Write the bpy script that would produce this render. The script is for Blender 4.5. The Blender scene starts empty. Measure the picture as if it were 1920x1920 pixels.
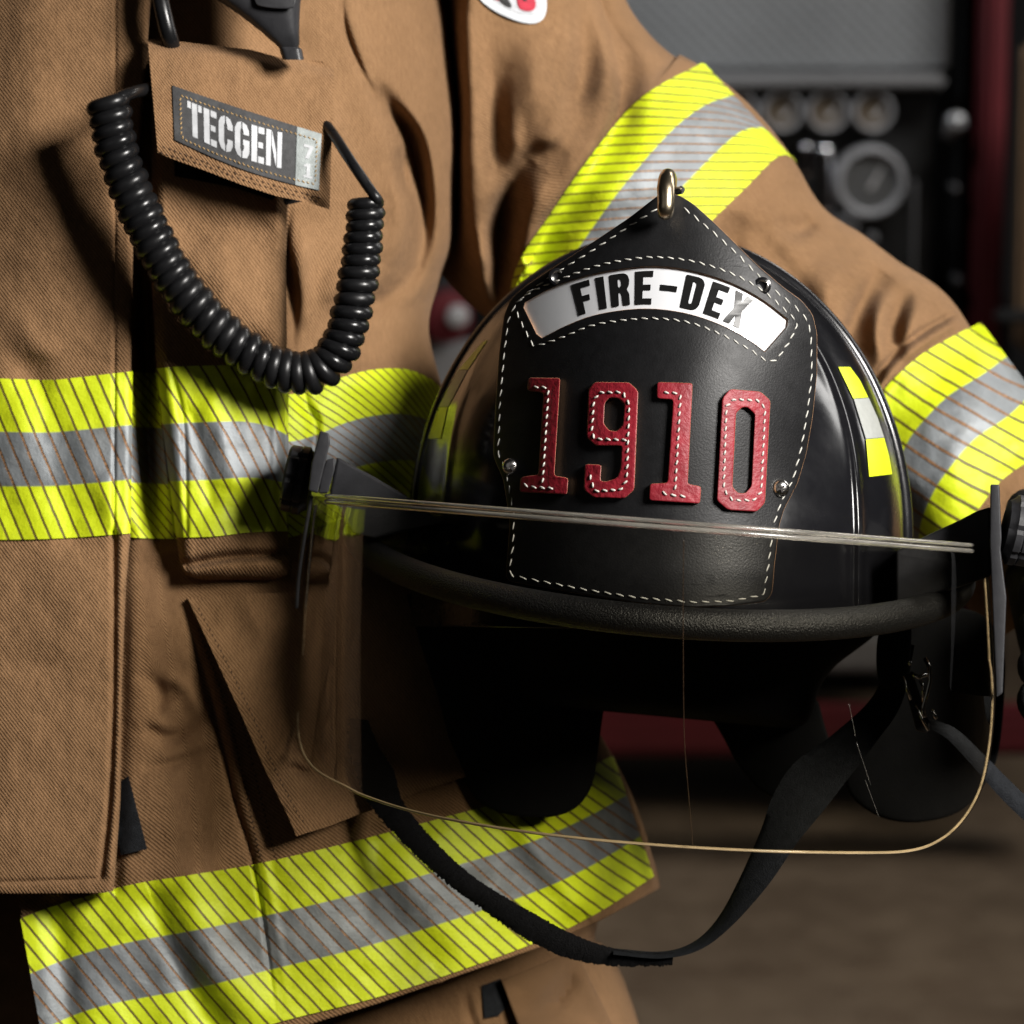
import bpy, bmesh, math, random
import numpy as np
from mathutils import Vector, Matrix

random.seed(7)
RNG = np.random.RandomState(11)
sc = bpy.context.scene
COL = sc.collection

# ------------------------------------------------------------------ camera frame
F = 6000.0                       # focal length in units of the 1920-wide photograph
TAU = math.radians(10.0)
CAM = np.array([0.0, 0.0, 1.30])
XA = np.array([1.0, 0.0, 0.0])
FA = np.array([0.0, math.cos(TAU), -math.sin(TAU)])
UA = np.array([0.0, math.sin(TAU), math.cos(TAU)])

YAW = 0.0
def P(px, py, d):
    px = np.asarray(px, float); py = np.asarray(py, float); d = np.asarray(d, float) + YAW * (1240.0 - px)
    a = (px - 960.0) / F; b = -(py - 960.0) / F
    return CAM + d[..., None] * (a[..., None] * XA + b[..., None] * UA + FA)

def W(px, py, Y):
    """point on the vertical plane y = Y"""
    a = (px - 960.0) / F; b = -(py - 960.0) / F
    r = a * XA + b * UA + FA
    return CAM + r * (Y / r[1])

cam = bpy.data.cameras.new('camera'); camo = bpy.data.objects.new('camera', cam)
COL.objects.link(camo); sc.camera = camo
camo.location = CAM; camo.rotation_euler = (math.radians(90) - TAU, 0, 0)
cam.sensor_width = 36; cam.lens = 36 * F / 1920.0
cam.clip_start = 0.05; cam.clip_end = 60
cam.dof.use_dof = True; cam.dof.focus_distance = 1.215; cam.dof.aperture_fstop = 14.0

# ------------------------------------------------------------------ materials
class NT:
    def __init__(s, name):
        s.m = bpy.data.materials.new(name); s.m.use_nodes = True
        s.t = s.m.node_tree; s.b = s.t.nodes['Principled BSDF']
        s.out = s.t.nodes['Material Output']
    def n(s, typ, ins=None, **kw):
        nd = s.t.nodes.new(typ)
        for k, v in kw.items(): setattr(nd, k, v)
        for k, v in (ins or {}).items(): s.set(nd.inputs[k], v)
        return nd
    def set(s, sock, v):
        if isinstance(v, bpy.types.NodeSocket): s.t.links.new(v, sock)
        elif isinstance(v, bpy.types.Node): s.t.links.new(v.outputs[0], sock)
        else: sock.default_value = v
    def math(s, op, a, b=0.0, c=0.0):
        nd = s.t.nodes.new('ShaderNodeMath'); nd.operation = op
        for i, v in enumerate((a, b, c)): s.set(nd.inputs[i], v)
        return nd.outputs[0]
    def mix(s, f, a, b):
        nd = s.t.nodes.new('ShaderNodeMix'); nd.data_type = 'RGBA'
        s.set(nd.inputs[0], f); s.set(nd.inputs[6], a); s.set(nd.inputs[7], b)
        return nd.outputs[2]
    def ramp(s, f, a, b):
        nd = s.t.nodes.new('ShaderNodeMapRange')
        s.set(nd.inputs[0], f); nd.inputs[1].default_value = a; nd.inputs[2].default_value = b
        return nd.outputs[0]
    def noise(s, vec, scale, detail=3, rough=.55):
        nd = s.n('ShaderNodeTexNoise', {'Scale': scale, 'Detail': detail, 'Roughness': rough})
        s.set(nd.inputs['Vector'], vec); return nd.outputs[0]
    def bump(s, h, strength, dist, normal=None):
        nd = s.n('ShaderNodeBump', {'Height': h, 'Strength': strength, 'Distance': dist})
        if normal is not None: s.set(nd.inputs['Normal'], normal)
        return nd.outputs[0]
    def P(s, **kw):
        for k, v in kw.items(): s.set(s.b.inputs[k.replace('_', ' ')], v)
        return s.m

def c4(r, g, b): return (r, g, b, 1.0)

def fabric_mat(name, dark, light, twill=700.0):
    t = NT(name); tc = t.n('ShaderNodeTexCoord'); uv = tc.outputs['UV']; ob = tc.outputs['Object']
    mp = t.n('ShaderNodeMapping', {'Vector': uv}); mp.inputs['Rotation'].default_value = (0, 0, math.radians(38))
    w = t.n('ShaderNodeTexWave', {'Vector': mp.outputs[0], 'Scale': twill * .37, 'Distortion': .8, 'Detail': 1.0, 'Detail Scale': 2.0})
    w.wave_type = 'BANDS'; w.bands_direction = 'X'
    mp2 = t.n('ShaderNodeMapping', {'Vector': uv}); mp2.inputs['Scale'].default_value = (1.0, .22, 1)
    th = t.noise(mp2.outputs[0], 900, 2, .6)
    fine = t.noise(uv, 1500, 2, .7)
    cloud = t.noise(ob, 14, 4, .55)
    f = t.math('ADD', t.math('MULTIPLY', w.outputs['Fac'], .30), t.math('MULTIPLY', fine, .46))
    f = t.math('ADD', f, t.math('MULTIPLY', th, .40))
    f = t.math('ADD', f, t.math('MULTIPLY', t.math('SUBTRACT', cloud, .5), .5))
    col = t.mix(t.ramp(f, .25, .95), dark, light)
    st = t.ramp(t.noise(ob, 8.5, 7, .68), .56, .74)
    col = t.mix(t.math('MULTIPLY', st, .32), col, c4(.03, .018, .010))
    h = t.math('ADD', w.outputs['Fac'], t.math('MULTIPLY', fine, 1.1))
    wr = t.noise(ob, 55, 4, .6)
    rg = t.n('ShaderNodeTexNoise', {'Vector': ob, 'Scale': 17.0, 'Detail': 3.0, 'Roughness': .5}); rg.noise_type = 'RIDGED_MULTIFRACTAL'
    n0 = t.bump(rg.outputs[0], .24, .004)
    n1 = t.bump(wr, .40, .004, n0)
    n2 = t.bump(h, .55, .0006, n1)
    return t.P(Base_Color=col, Roughness=.92, Normal=n2, Sheen_Weight=.03, Sheen_Roughness=.5, Specular_IOR_Level=.14)

M = {}
M['tan'] = fabric_mat('tan_twill_cloth', c4(.094, .050, .022), c4(.300, .171, .085))
M['tan_trim'] = fabric_mat('tan_seam_cloth', c4(.115, .058, .026), c4(.32, .185, .092), 900)

def tape_mat():
    t = NT('reflective_trim'); tc = t.n('ShaderNodeTexCoord'); ob = tc.outputs['Object']
    sep = t.n('ShaderNodeSeparateXYZ', {'Vector': tc.outputs['UV']})
    u, v = sep.outputs[0], sep.outputs[1]
    wob = t.math('MULTIPLY', t.math('SUBTRACT', t.noise(ob, 180, 2), .5), .10)
    u2 = t.math('ADD', u, wob)
    fr = t.math('FRACT', u2); seg = t.math('FLOOR', u2)
    slit = t.math('MAXIMUM', t.ramp(fr, .20, .165), 0.0)
    sil = t.math('MULTIPLY', t.ramp(v, .327, .335), t.ramp(v, .672, .664))
    wn = t.n('ShaderNodeTexWhiteNoise'); wn.noise_dimensions = '1D'; t.set(wn.inputs['W'], seg)
    n1 = t.noise(ob, 60, 4, .6); n2 = t.noise(ob, 900, 2, .6)
    yel = t.mix(t.ramp(n2, .3, .7), c4(.46, .545, .001), c4(.52, .61, .004))
    sc_ = t.mix(t.ramp(n1, .25, .8), c4(.14, .152, .160), c4(.25, .268, .278))
    body = t.mix(sil, yel, sc_)
    gr = t.ramp(t.noise(ob, 38, 8, .7), .52, .78)
    body = t.mix(t.math('MULTIPLY', gr, .30), body, c4(.10, .09, .05))
    thread = t.mix(t.ramp(t.noise(ob, 1400, 1), .35, .65), c4(.06, .028, .012), c4(.26, .13, .05))
    col = t.mix(slit, body, t.mix(sil, c4(.10, .075, .01), thread))
    notslit = t.math('SUBTRACT', 1.0, slit)
    met = t.math('MULTIPLY', t.math('MULTIPLY', sil, notslit), .4)
    rough = t.math('ADD', t.math('MULTIPLY', sil, t.math('MULTIPLY', n1, .18)), t.math('SUBTRACT', .62, t.math('MULTIPLY', sil, .10)))
    tilt = t.math('MULTIPLY', t.math('SUBTRACT', wn.outputs['Value'], .5), fr)
    h = t.math('ADD', t.math('MULTIPLY', tilt, 1.2), t.math('MULTIPLY', slit, -.6))
    h = t.math('ADD', h, t.math('MULTIPLY', n2, .12))
    h = t.math('ADD', h, t.math('MULTIPLY', n1, 1.0))
    return t.P(Base_Color=col, Metallic=met, Roughness=rough, Normal=t.bump(h, .6, .0016))
M['tape'] = tape_mat()

def simple(name, col, rough=.5, metal=0.0, nscale=0, nstr=.3, ndist=.001, var=.15, detail=3, **kw):
    t = NT(name); ob = t.n('ShaderNodeTexCoord').outputs['Object']
    base = col
    if var:
        n = t.noise(ob, max(nscale * .23, 9), 4, .6)
        d = c4(*(x * (1 - var) for x in col[:3])); l = c4(*(min(1, x * (1 + var)) for x in col[:3]))
        base = t.mix(t.ramp(n, .3, .7), d, l)
    if nscale:
        t.P(Normal=t.bump(t.noise(ob, nscale, detail, .6), nstr, ndist))
    return t.P(Base_Color=base, Roughness=rough, Metallic=metal, **kw)

M['leather'] = simple('black_leather', c4(.006, .006, .0065), .40, 0, 1300, .24, .0004, .2, Specular_IOR_Level=.26)
M['leather_edge'] = simple('raw_leather_edge', c4(.36, .19, .09), .75, 0, 1200, .5, .0004, .3)
M['dark_edge'] = simple('painted_leather_edge', c4(.02, .017, .015), .6, 0, 800, .3, .0005)
M['red_leather'] = simple('red_leather', c4(.185, .004, .012), .55, 0, 420, .55, .0009, .25)
def smear(m, lo, hi, scale):
    nt = m.node_tree; b = nt.nodes['Principled BSDF']
    tc = nt.nodes.new('ShaderNodeTexCoord'); n = nt.nodes.new('ShaderNodeTexNoise'); n.inputs['Scale'].default_value = scale; n.inputs['Detail'].default_value = 7; n.inputs['Roughness'].default_value = .65
    mr = nt.nodes.new('ShaderNodeMapRange'); mr.inputs[1].default_value = .38; mr.inputs[2].default_value = .66; mr.inputs[3].default_value = lo; mr.inputs[4].default_value = hi
    nt.links.new(tc.outputs['Object'], n.inputs['Vector']); nt.links.new(n.outputs[0], mr.inputs[0]); nt.links.new(mr.outputs[0], b.inputs['Roughness'])
M['white_thread'] = simple('white_thread', c4(.44, .43, .39), .7, 0, 3000, .5, .0002)
M['tan_thread'] = simple('tan_thread', c4(.34, .22, .09), .8, 0)
M['brown_thread'] = simple('brown_thread', c4(.05, .024, .01), .85, 0)
M['gloss_black'] = simple('gloss_black_shell', c4(.005, .005, .006), .19, 0, 40, .07, .002, 0, Specular_IOR_Level=.36, Coat_Weight=.12, Coat_Roughness=.08)
M['rim_rubber'] = simple('pebbled_rubber', c4(.009, .009, .0095), 0.42, 0, 1400, .6, .0010, .2, 2, Specular_IOR_Level=0.4)
M['plastic'] = simple('black_plastic', c4(.020, .020, .022), .42, 0, 900, .12, .0005, .15, Specular_IOR_Level=0.3)
M['cord'] = simple('cord_rubber', c4(.006, .006, .0065), .27, 0, 500, .05, .0004, .1, Specular_IOR_Level=.32)
M['webbing'] = simple('black_webbing', c4(.010, .011, .013), .75, 0, 1600, .8, .0006, .3, Specular_IOR_Level=.12)
M['fuzz'] = simple('hook_loop_fuzz', c4(.007, .007, .008), .95, 0, 2200, 1.0, .001, .3, Specular_IOR_Level=.12)
M['black_cloth'] = simple('black_lining', c4(.0025, .0025, .0025), .95, 0, 700, .3, .0005, .2, Specular_IOR_Level=.12)
smear(M['gloss_black'], .14, .30, 22); smear(M['leather'], .36, .52, 26); smear(M['cord'], .22, .42, 60); smear(M['plastic'], .36, .56, 40)
M['glove'] = simple('black_knit_glove', c4(.012, .012, .012), .85, 0, 700, .9, .001, .3, Specular_IOR_Level=.12)
M['brass'] = simple('brass', c4(.58, .48, .34), .27, 1.0, 60, .1, .001, .15)
M['bezel'] = simple('gauge_bezel', c4(.55, .55, .57), .24, .35, 0, 0, 0, 0)
M['chrome'] = simple('chrome', c4(.78, .78, .80), .12, 1.0, 0, 0, 0, 0)
M['steel'] = simple('steel_screw', c4(.62, .60, .57), .22, 1.0, 300, .1, .0003, .1)
M['white_panel'] = simple('white_gloss_panel', c4(.56, .57, .59), .22, 0, 0, 0, 0, .03, Coat_Weight=.6, Coat_Roughness=.12)
M['letter_black'] = simple('black_gloss_letter', c4(.008, .008, .008), .24, 0, 0, 0, 0, 0, Specular_IOR_Level=.16)
M['lime_sticker'] = simple('lime_sticker', c4(.50, .59, .006), .4, 0, 1500, .2, .0002, .05)
M['grey_sticker'] = simple('silver_sticker', c4(.30, .31, .29), .5, .2, 1500, .2, .0002, .08)
M['label_dark'] = simple('charcoal_label', c4(.035, .035, .036), .8, 0, 1800, .6, .0003, .3)
M['label_silver'] = simple('silver_label', c4(.26, .285, .28), .6, .2, 1800, .6, .0003, .15)
M['letter_grey'] = simple('pale_grey_print', c4(.40, .41, .425), .6, 0, 1500, .3, .0002, .1)
M['white_emb'] = simple('white_embroidery', c4(.48, .50, .52), .8, 0, 1800, .8, .0005, .15)
M['red_emb'] = simple('red_embroidery', c4(.36, .02, .04), .8, 0, 1800, .8, .0005, .15)
M['black_emb'] = simple('black_embroidery', c4(.02, .02, .02), .8, 0, 1800, .8, .0005, .15)
M['grey_emb'] = simple('grey_embroidery', c4(.40, .41, .43), .8, 0, 1800, .8, .0005, .15)

def glass_mat():
    t = NT('clear_visor'); t.t.nodes.remove(t.b)
    tr = t.n('ShaderNodeBsdfTransparent', {'Color': c4(.70, .68, .62)})
    gl = t.n('ShaderNodeBsdfGlossy', {'Color': c4(1, 1, 1), 'Roughness': .05})
    lw = t.n('ShaderNodeLayerWeight', {'Blend': .5})
    fc = t.math('ADD', t.math('MULTIPLY', t.math('POWER', lw.outputs['Facing'], 5.0), .8), .045)
    mx = t.n('ShaderNodeMixShader', {0: fc, 1: tr.outputs[0], 2: gl.outputs[0]})
    t.t.links.new(mx.outputs[0], t.out.inputs[0]); return t.m
M['visor'] = glass_mat()
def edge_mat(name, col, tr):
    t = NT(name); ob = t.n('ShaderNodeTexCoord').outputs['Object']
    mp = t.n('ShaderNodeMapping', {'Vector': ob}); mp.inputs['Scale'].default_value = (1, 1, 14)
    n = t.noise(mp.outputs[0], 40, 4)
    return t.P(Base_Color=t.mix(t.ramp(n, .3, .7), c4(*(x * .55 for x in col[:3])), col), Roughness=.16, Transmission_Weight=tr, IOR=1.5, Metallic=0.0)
M['visor_edge'] = edge_mat('visor_cut_edge', c4(.80, .62, .38), .25)
M['visor_streak'] = edge_mat('visor_reflection_streak', c4(.10, .06, .035), .6)
M['visor_bar'] = edge_mat('visor_top_edge', c4(.70, .66, .58), .82)

# ------------------------------------------------------------------ object helpers
def tag(o, label=None, cat=None, group=None, kind=None):
    if label: o['label'] = label
    if cat: o['category'] = cat
    if group: o['group'] = group
    if kind: o['kind'] = kind
    return o

def empty(name, loc, label, cat, group=None):
    o = bpy.data.objects.new(name, None); COL.objects.link(o); o.location = loc
    o.empty_display_size = .05
    bpy.context.view_layer.update()
    return tag(o, label, cat, group)

def link(name, me, parent=None):
    o = bpy.data.objects.new(name, me); COL.objects.link(o)
    if parent is not None:
        o.parent = parent
        base = parent
        off = Vector((0, 0, 0))
        while base is not None:
            off += base.location; base = base.parent
        o.location = (0, 0, 0)
        o.matrix_parent_inverse = Matrix.Translation(-off) if parent.parent is None else Matrix.Identity(4)
    return o

def mesh_from(name, V, faces, mats, parent=None, uv=None, smooth=True, fmat=None, label=None):
    me = bpy.data.meshes.new(name)
    V = np.asarray(V, float)
    me.from_pydata(V.tolist(), [], faces)
    for m in mats: me.materials.append(M[m] if isinstance(m, str) else m)
    if uv is not None:
        lay = me.uv_layers.new(name='uv')
        idx = np.empty(len(me.loops), dtype=np.int32); me.loops.foreach_get('vertex_index', idx)
        lay.data.foreach_set('uv', np.asarray(uv, np.float32)[idx].ravel())
    if fmat is not None: me.polygons.foreach_set('material_index', np.asarray(fmat, np.int32))
    me.polygons.foreach_set('use_smooth', np.full(len(me.polygons), smooth))
    me.update(); me.validate()
    o = link(name, me, parent)
    if label: o['label'] = label
    return o

def gridfaces(nu, nv, off=0, closed=False, flip=False):
    i = np.arange(nu - 1)[:, None]
    jn = nv if closed else nv - 1
    j = np.arange(jn)[None, :]
    j2 = (j + 1) % nv
    a = i * nv + j; b = i * nv + j2; c = (i + 1) * nv + j2; d = (i + 1) * nv + j
    q = np.stack([a, b, c, d] if not flip else [a, d, c, b], -1).reshape(-1, 4) + off
    return q.tolist()

def slab(name, PX, PY, D, thick, mats, parent, uv=None, edge=None, sharp=True, label=None):
    """sheet over pixel grids PX, PY with front depth D, closed to a real thickness"""
    nu, nv = PX.shape
    A = P(PX, PY, D).reshape(-1, 3); B = P(PX, PY, D + thick).reshape(-1, 3)
    V = np.vstack([A, B]); n = nu * nv
    f = gridfaces(nu, nv); nf = len(f)
    f += gridfaces(nu, nv, n, flip=True); nb = len(f)
    loop = [j for j in range(nv)] + [i * nv + nv - 1 for i in range(1, nu)] + [(nu - 1) * nv + j for j in range(nv - 2, -1, -1)] + [i * nv for i in range(nu - 2, 0, -1)]
    for k in range(len(loop)):
        a, b = loop[k], loop[(k + 1) % len(loop)]
        f.append([b, a, a + n, b + n])
    if uv is None:
        dm = float(np.mean(D)) / F
        uv = np.stack([PX * dm, PY * dm], -1)
    uv = uv.reshape(-1, 2); uv = np.vstack([uv, uv])
    fm = [0] * nf + [0] * (nb - nf) + [1 if len(mats) > 1 else 0] * (len(f) - nb)
    o = mesh_from(name, V, f, mats, parent, uv, True, fm, label)
    if sharp: o.data.set_sharp_from_angle(angle=math.radians(50))
    return o

# ---- curves in pixel space
def cat(pts, n=200, closed=False):
    p = np.asarray(pts, float)
    if closed: p = np.vstack([p[-1], p, p[0], p[1]])
    else: p = np.vstack([2 * p[0] - p[1], p, 2 * p[-1] - p[-2]])
    m = len(p) - 3
    t = np.linspace(0, m, n, endpoint=not closed); i = np.minimum(t.astype(int), m - 1); f = (t - i)[:, None]
    a, b, c, d = p[i], p[i + 1], p[i + 2], p[i + 3]
    return .5 * (2 * b + (c - a) * f + (2 * a - 5 * b + 4 * c - d) * f**2 + (3 * b - a - 3 * c + d) * f**3)

def resample(p, step):
    p = np.asarray(p, float); L = np.r_[0, np.cumsum(np.linalg.norm(np.diff(p, axis=0), axis=1))]
    n = max(2, int(round(L[-1] / step)) + 1); s = np.linspace(0, L[-1], n)
    return np.stack([np.interp(s, L, p[:, k]) for k in range(p.shape[1])], -1)

def at(pts, s):
    p = np.asarray(pts, float); L = np.r_[0, np.cumsum(np.linalg.norm(np.diff(p, axis=0), axis=1))]; L /= L[-1]
    return np.stack([np.interp(s, L, p[:, k]) for k in range(p.shape[1])], -1)

def chaikin(p, it=2, ratio=.25):
    p = np.asarray(p, float)
    for _ in range(it):
        q = np.roll(p, -1, 0)
        p = np.stack([p * (1 - ratio) + q * ratio, p * ratio + q * (1 - ratio)], 1).reshape(-1, 2)
    return p

def roundc(p, r, n=5):
    """round polygon corners with radius-like setback r"""
    p = np.asarray(p, float); out = []
    for k in range(len(p)):
        a, b, c = p[k - 1], p[k], p[(k + 1) % len(p)]
        la, lc = np.linalg.norm(a - b), np.linalg.norm(c - b)
        ra, rc = min(r, la * .45), min(r, lc * .45)
        s, e = b + (a - b) / la * ra, b + (c - b) / lc * rc
        for t in np.linspace(0, 1, n): out.append((1 - t)**2 * s + 2 * t * (1 - t) * b + t * t * e)
    return np.array(out)

# ---- folds: real displacement of the cloth, stored as strokes
def sstep(a, b, x):
    t = np.clip((x - a) / (b - a), 0, 1); return t * t * (3 - 2 * t)

class Folds:
    def __init__(s, strokes=(), noise=()):
        s.st = []
        for st in strokes:
            pts, wl, wr, amp = st[:4]; taper = st[4] if len(st) > 4 else 1
            s.st.append((cat(pts, 28) if len(pts) > 2 else np.asarray(pts, float), wl, wr, amp, taper))
        s.ns = [(RNG.rand(64, 64), sx, sy, a) for sx, sy, a in noise]
    def __call__(s, X, Y):
        shp = X.shape; X = X.ravel(); Y = Y.ravel(); out = np.zeros_like(X)
        for pts, wl, wr, amp, taper in s.st:
            w = max(wl, wr) * 2.6
            m = (X > pts[:, 0].min() - w) & (X < pts[:, 0].max() + w) & (Y > pts[:, 1].min() - w) & (Y < pts[:, 1].max() + w)
            if not m.any(): continue
            x = X[m]; y = Y[m]; best = np.full(x.shape, 1e18); sg = np.zeros_like(x); tt = np.zeros_like(x)
            n = len(pts) - 1
            for k in range(n):
                a = pts[k]; e = pts[k + 1] - a; L2 = (e**2).sum() + 1e-9
                t = np.clip(((x - a[0]) * e[0] + (y - a[1]) * e[1]) / L2, 0, 1)
                dx = x - a[0] - t * e[0]; dy = y - a[1] - t * e[1]; d = dx * dx + dy * dy
                u = d < best; best[u] = d[u]
                sg[u] = (e[0] * dy - e[1] * dx)[u]; tt[u] = (k + t[u]) / n
            d = np.sqrt(best); ww = np.where(sg > 0, wr, wl)      # sg>0: right of travel on screen
            v = np.exp(-(d / ww)**2)
            if taper: v = v * np.sin(np.clip(tt, 0.0, 1.0) * math.pi)**1.15 if taper == 1 else v
            out[m] += amp * v
        for tab, sx, sy, a in s.ns:
            gx = (X / sx) % 64; gy = (Y / sy) % 64
            i = np.floor(gx).astype(int); j = np.floor(gy).astype(int); fx = gx - i; fy = gy - j
            i %= 64; j %= 64
            fx = fx**3 * (fx * (fx * 6 - 15) + 10); fy = fy**3 * (fy * (fy * 6 - 15) + 10)
            i2 = (i + 1) % 64; j2 = (j + 1) % 64
            out += a * ((tab[i, j] * (1 - fx) + tab[i2, j] * fx) * (1 - fy) + (tab[i, j2] * (1 - fx) + tab[i2, j2] * fx) * fy - .5)
        return out.reshape(shp)

class Tube:
    """swept rounded body; keys rows: px, py, half width (px), axis depth (m), half depth (m)"""
    def __init__(s, keys, n=500, p=2.0, folds=None, vert=None):
        k = cat(keys, n); k = resample(k * np.array([1, 1, 1, 6000., 6000.]), 1e9 if False else 4.0)
        k = k / np.array([1, 1, 1, 6000., 6000.])
        s.c = k[:, :2]; s.hw = k[:, 2]; s.d0 = k[:, 3]; s.hd = k[:, 4]; s.p = p
        d = np.gradient(s.c, axis=0); d /= np.linalg.norm(d, axis=1)[:, None]
        ks = np.ones(31) / 31
        if len(d) > 80: d = np.stack([np.convolve(np.pad(d[:, i], 15, 'edge'), ks, 'valid') for i in range(2)], -1)
        d /= np.linalg.norm(d, axis=1)[:, None]
        s.dir = d if vert is None else np.tile([0., 1.], (len(d), 1)); d = s.dir; s.perp = np.stack([d[:, 1], -d[:, 0]], -1)
        s.folds = folds or Folds()
        s.step = np.linalg.norm(np.gradient(s.c, axis=0), axis=1) + 1e-9
    def prof(s, t): return (1 - np.clip(np.abs(t), 0, 1)**s.p)**(1 / s.p)
    def S(s, X, Y):
        X = np.asarray(X, float); Y = np.asarray(Y, float); shp = X.shape; x = X.ravel(); y = Y.ravel()
        res = np.empty_like(x)
        for a in range(0, len(x), 4000):
            xx = x[a:a + 4000, None]; yy = y[a:a + 4000, None]
            dx = xx - s.c[None, :, 0]; dy = yy - s.c[None, :, 1]
            al = dx * s.dir[:, 0] + dy * s.dir[:, 1]; of = dx * s.perp[:, 0] + dy * s.perp[:, 1]
            k = np.argmin(np.abs(al) + 1e3 * (np.abs(of) > 1.35 * s.hw), axis=1); r = np.arange(len(k))
            fi = np.clip(k + al[r, k] / s.step[k], 0, len(s.c) - 1)
            g = lambda q: np.interp(fi, np.arange(len(s.c)), q)
            t = of[r, k] / g(s.hw)
            res[a:a + 4000] = g(s.d0) - g(s.hd) * s.prof(t)
            w = np.clip((1 - np.abs(t)) * 6, 0, 1)
            res[a:a + 4000] += s.folds(x[a:a + 4000], y[a:a + 4000]) * w
        return res.reshape(shp)
    def mesh(s, name, mats, parent, nfront=360, nback=60, lo=0.0, hi=1.0, ustep=1, cut=None, label=None):
        n = len(s.c); ii = np.arange(int(lo * (n - 1)), int(hi * (n - 1)) + 1, ustep)
        tf = np.sin(np.linspace(-math.pi / 2, math.pi / 2, nfront)); tb = np.sin(np.linspace(math.pi / 2, -math.pi / 2, nback))[1:-1]
        t = np.r_[tf, tb]; front = np.r_[np.ones(nfront), -np.ones(nback - 2)]
        C = s.c[ii][:, None, :] + (s.perp[ii] * s.hw[ii][:, None])[:, None, :] * t[None, :, None]
        D = s.d0[ii][:, None] - s.hd[ii][:, None] * (s.prof(t) * front)[None, :]
        w = np.clip((1 - np.abs(t)) * 6, 0, 1) * (front > 0)
        fo = s.folds(np.ascontiguousarray(C[..., 0]), np.ascontiguousarray(C[..., 1]))
        D = D + fo * w[None, :]
        V = P(C[..., 0], C[..., 1], D)
        ul = np.r_[0, np.cumsum(np.linalg.norm(np.diff(s.c[ii], axis=0), axis=1))] * 1.4 / F
        arc = np.r_[0, np.cumsum(np.linalg.norm(np.diff(V[len(ii) // 2], axis=0), axis=1))]
        uv = np.stack(np.broadcast_arrays(arc[None, :], ul[:, None]), -1)
        f = gridfaces(len(ii), len(t), 0, True)
        V = V.reshape(-1, 3); nv = len(t)
        f.append(list(range(nv - 1, -1, -1))); f.append([(len(ii) - 1) * nv + j for j in range(nv)])
        return mesh_from(name, V, f, mats, parent, uv.reshape(-1, 2), True, None, label)

# ---- flat plates bent over a surface (leather, letters, labels)
def plate(name, loops, Sf, thick, mats, parent, lift=0.0, bevel=0.0, cuts=None, label=None, flat=False):
    """loops: list of pixel polygons (holes by even-odd); thick, lift, bevel in px; front = Sf - lift - thick"""
    k = .01
    cu = bpy.data.curves.new(name, 'CURVE'); cu.dimensions = '2D'; cu.fill_mode = 'BOTH'
    for lp in loops:
        sp = cu.splines.new('POLY'); sp.points.add(len(lp) - 1)
        for q, pt in zip(sp.points, lp): q.co = (pt[0] * k, -pt[1] * k, 0, 1)
        sp.use_cyclic_u = True
    cu.extrude = max(1e-4, (thick / 2 - bevel)) * k
    cu.bevel_depth = bevel * k; cu.bevel_resolution = 2; cu.offset = -bevel * k
    ob = bpy.data.objects.new('tmp', cu); COL.objects.link(ob)
    me = bpy.data.meshes.new_from_object(ob.evaluated_get(bpy.context.evaluated_depsgraph_get()))
    bpy.data.objects.remove(ob); bpy.data.curves.remove(cu)
    bm = bmesh.new(); bm.from_mesh(me); bpy.data.meshes.remove(me)
    bmesh.ops.remove_doubles(bm, verts=bm.verts, dist=1e-5)
    if cuts:
        xs = [v.co.x for v in bm.verts]; ys = [v.co.y for v in bm.verts]
        for ax, lo, hi in ((0, min(xs), max(xs)), (1, min(ys), max(ys))):
            x = lo + cuts * k
            while x < hi - .2 * cuts * k:
                co = [0, 0, 0]; no = [0, 0, 0]; co[ax] = x; no[ax] = 1
                bmesh.ops.bisect_plane(bm, geom=bm.verts[:] + bm.edges[:] + bm.faces[:], plane_co=co, plane_no=no, dist=1e-6)
                x += cuts * k
    bm.normal_update()
    if len(mats) > 1:
        for f in bm.faces: f.material_index = 1 if abs(f.normal.z) < .35 else 0
    co = np.array([v.co[:] for v in bm.verts]) / k
    X = co[:, 0]; Y = -co[:, 1]
    D0 = Sf(X, Y)
    D = D0 - (lift + thick / 2 + co[:, 2]) * (D0 / F)
    Q = P(X, Y, D)
    for v, q in zip(bm.verts, Q): v.co = q
    uvl = bm.loops.layers.uv.new('uv')
    dm = float(D.mean()) / F
    for f in bm.faces:
        f.smooth = not flat
        for l in f.loops: l[uvl].uv = (X[l.vert.index] * dm, Y[l.vert.index] * dm)
    bmesh.ops.recalc_face_normals(bm, faces=bm.faces)
    me = bpy.data.meshes.new(name); bm.to_mesh(me); bm.free()
    for m in mats: me.materials.append(M[m])
    me.set_sharp_from_angle(angle=math.radians(38))
    o = link(name, me, parent)
    if label: o['label'] = label
    return o

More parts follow.
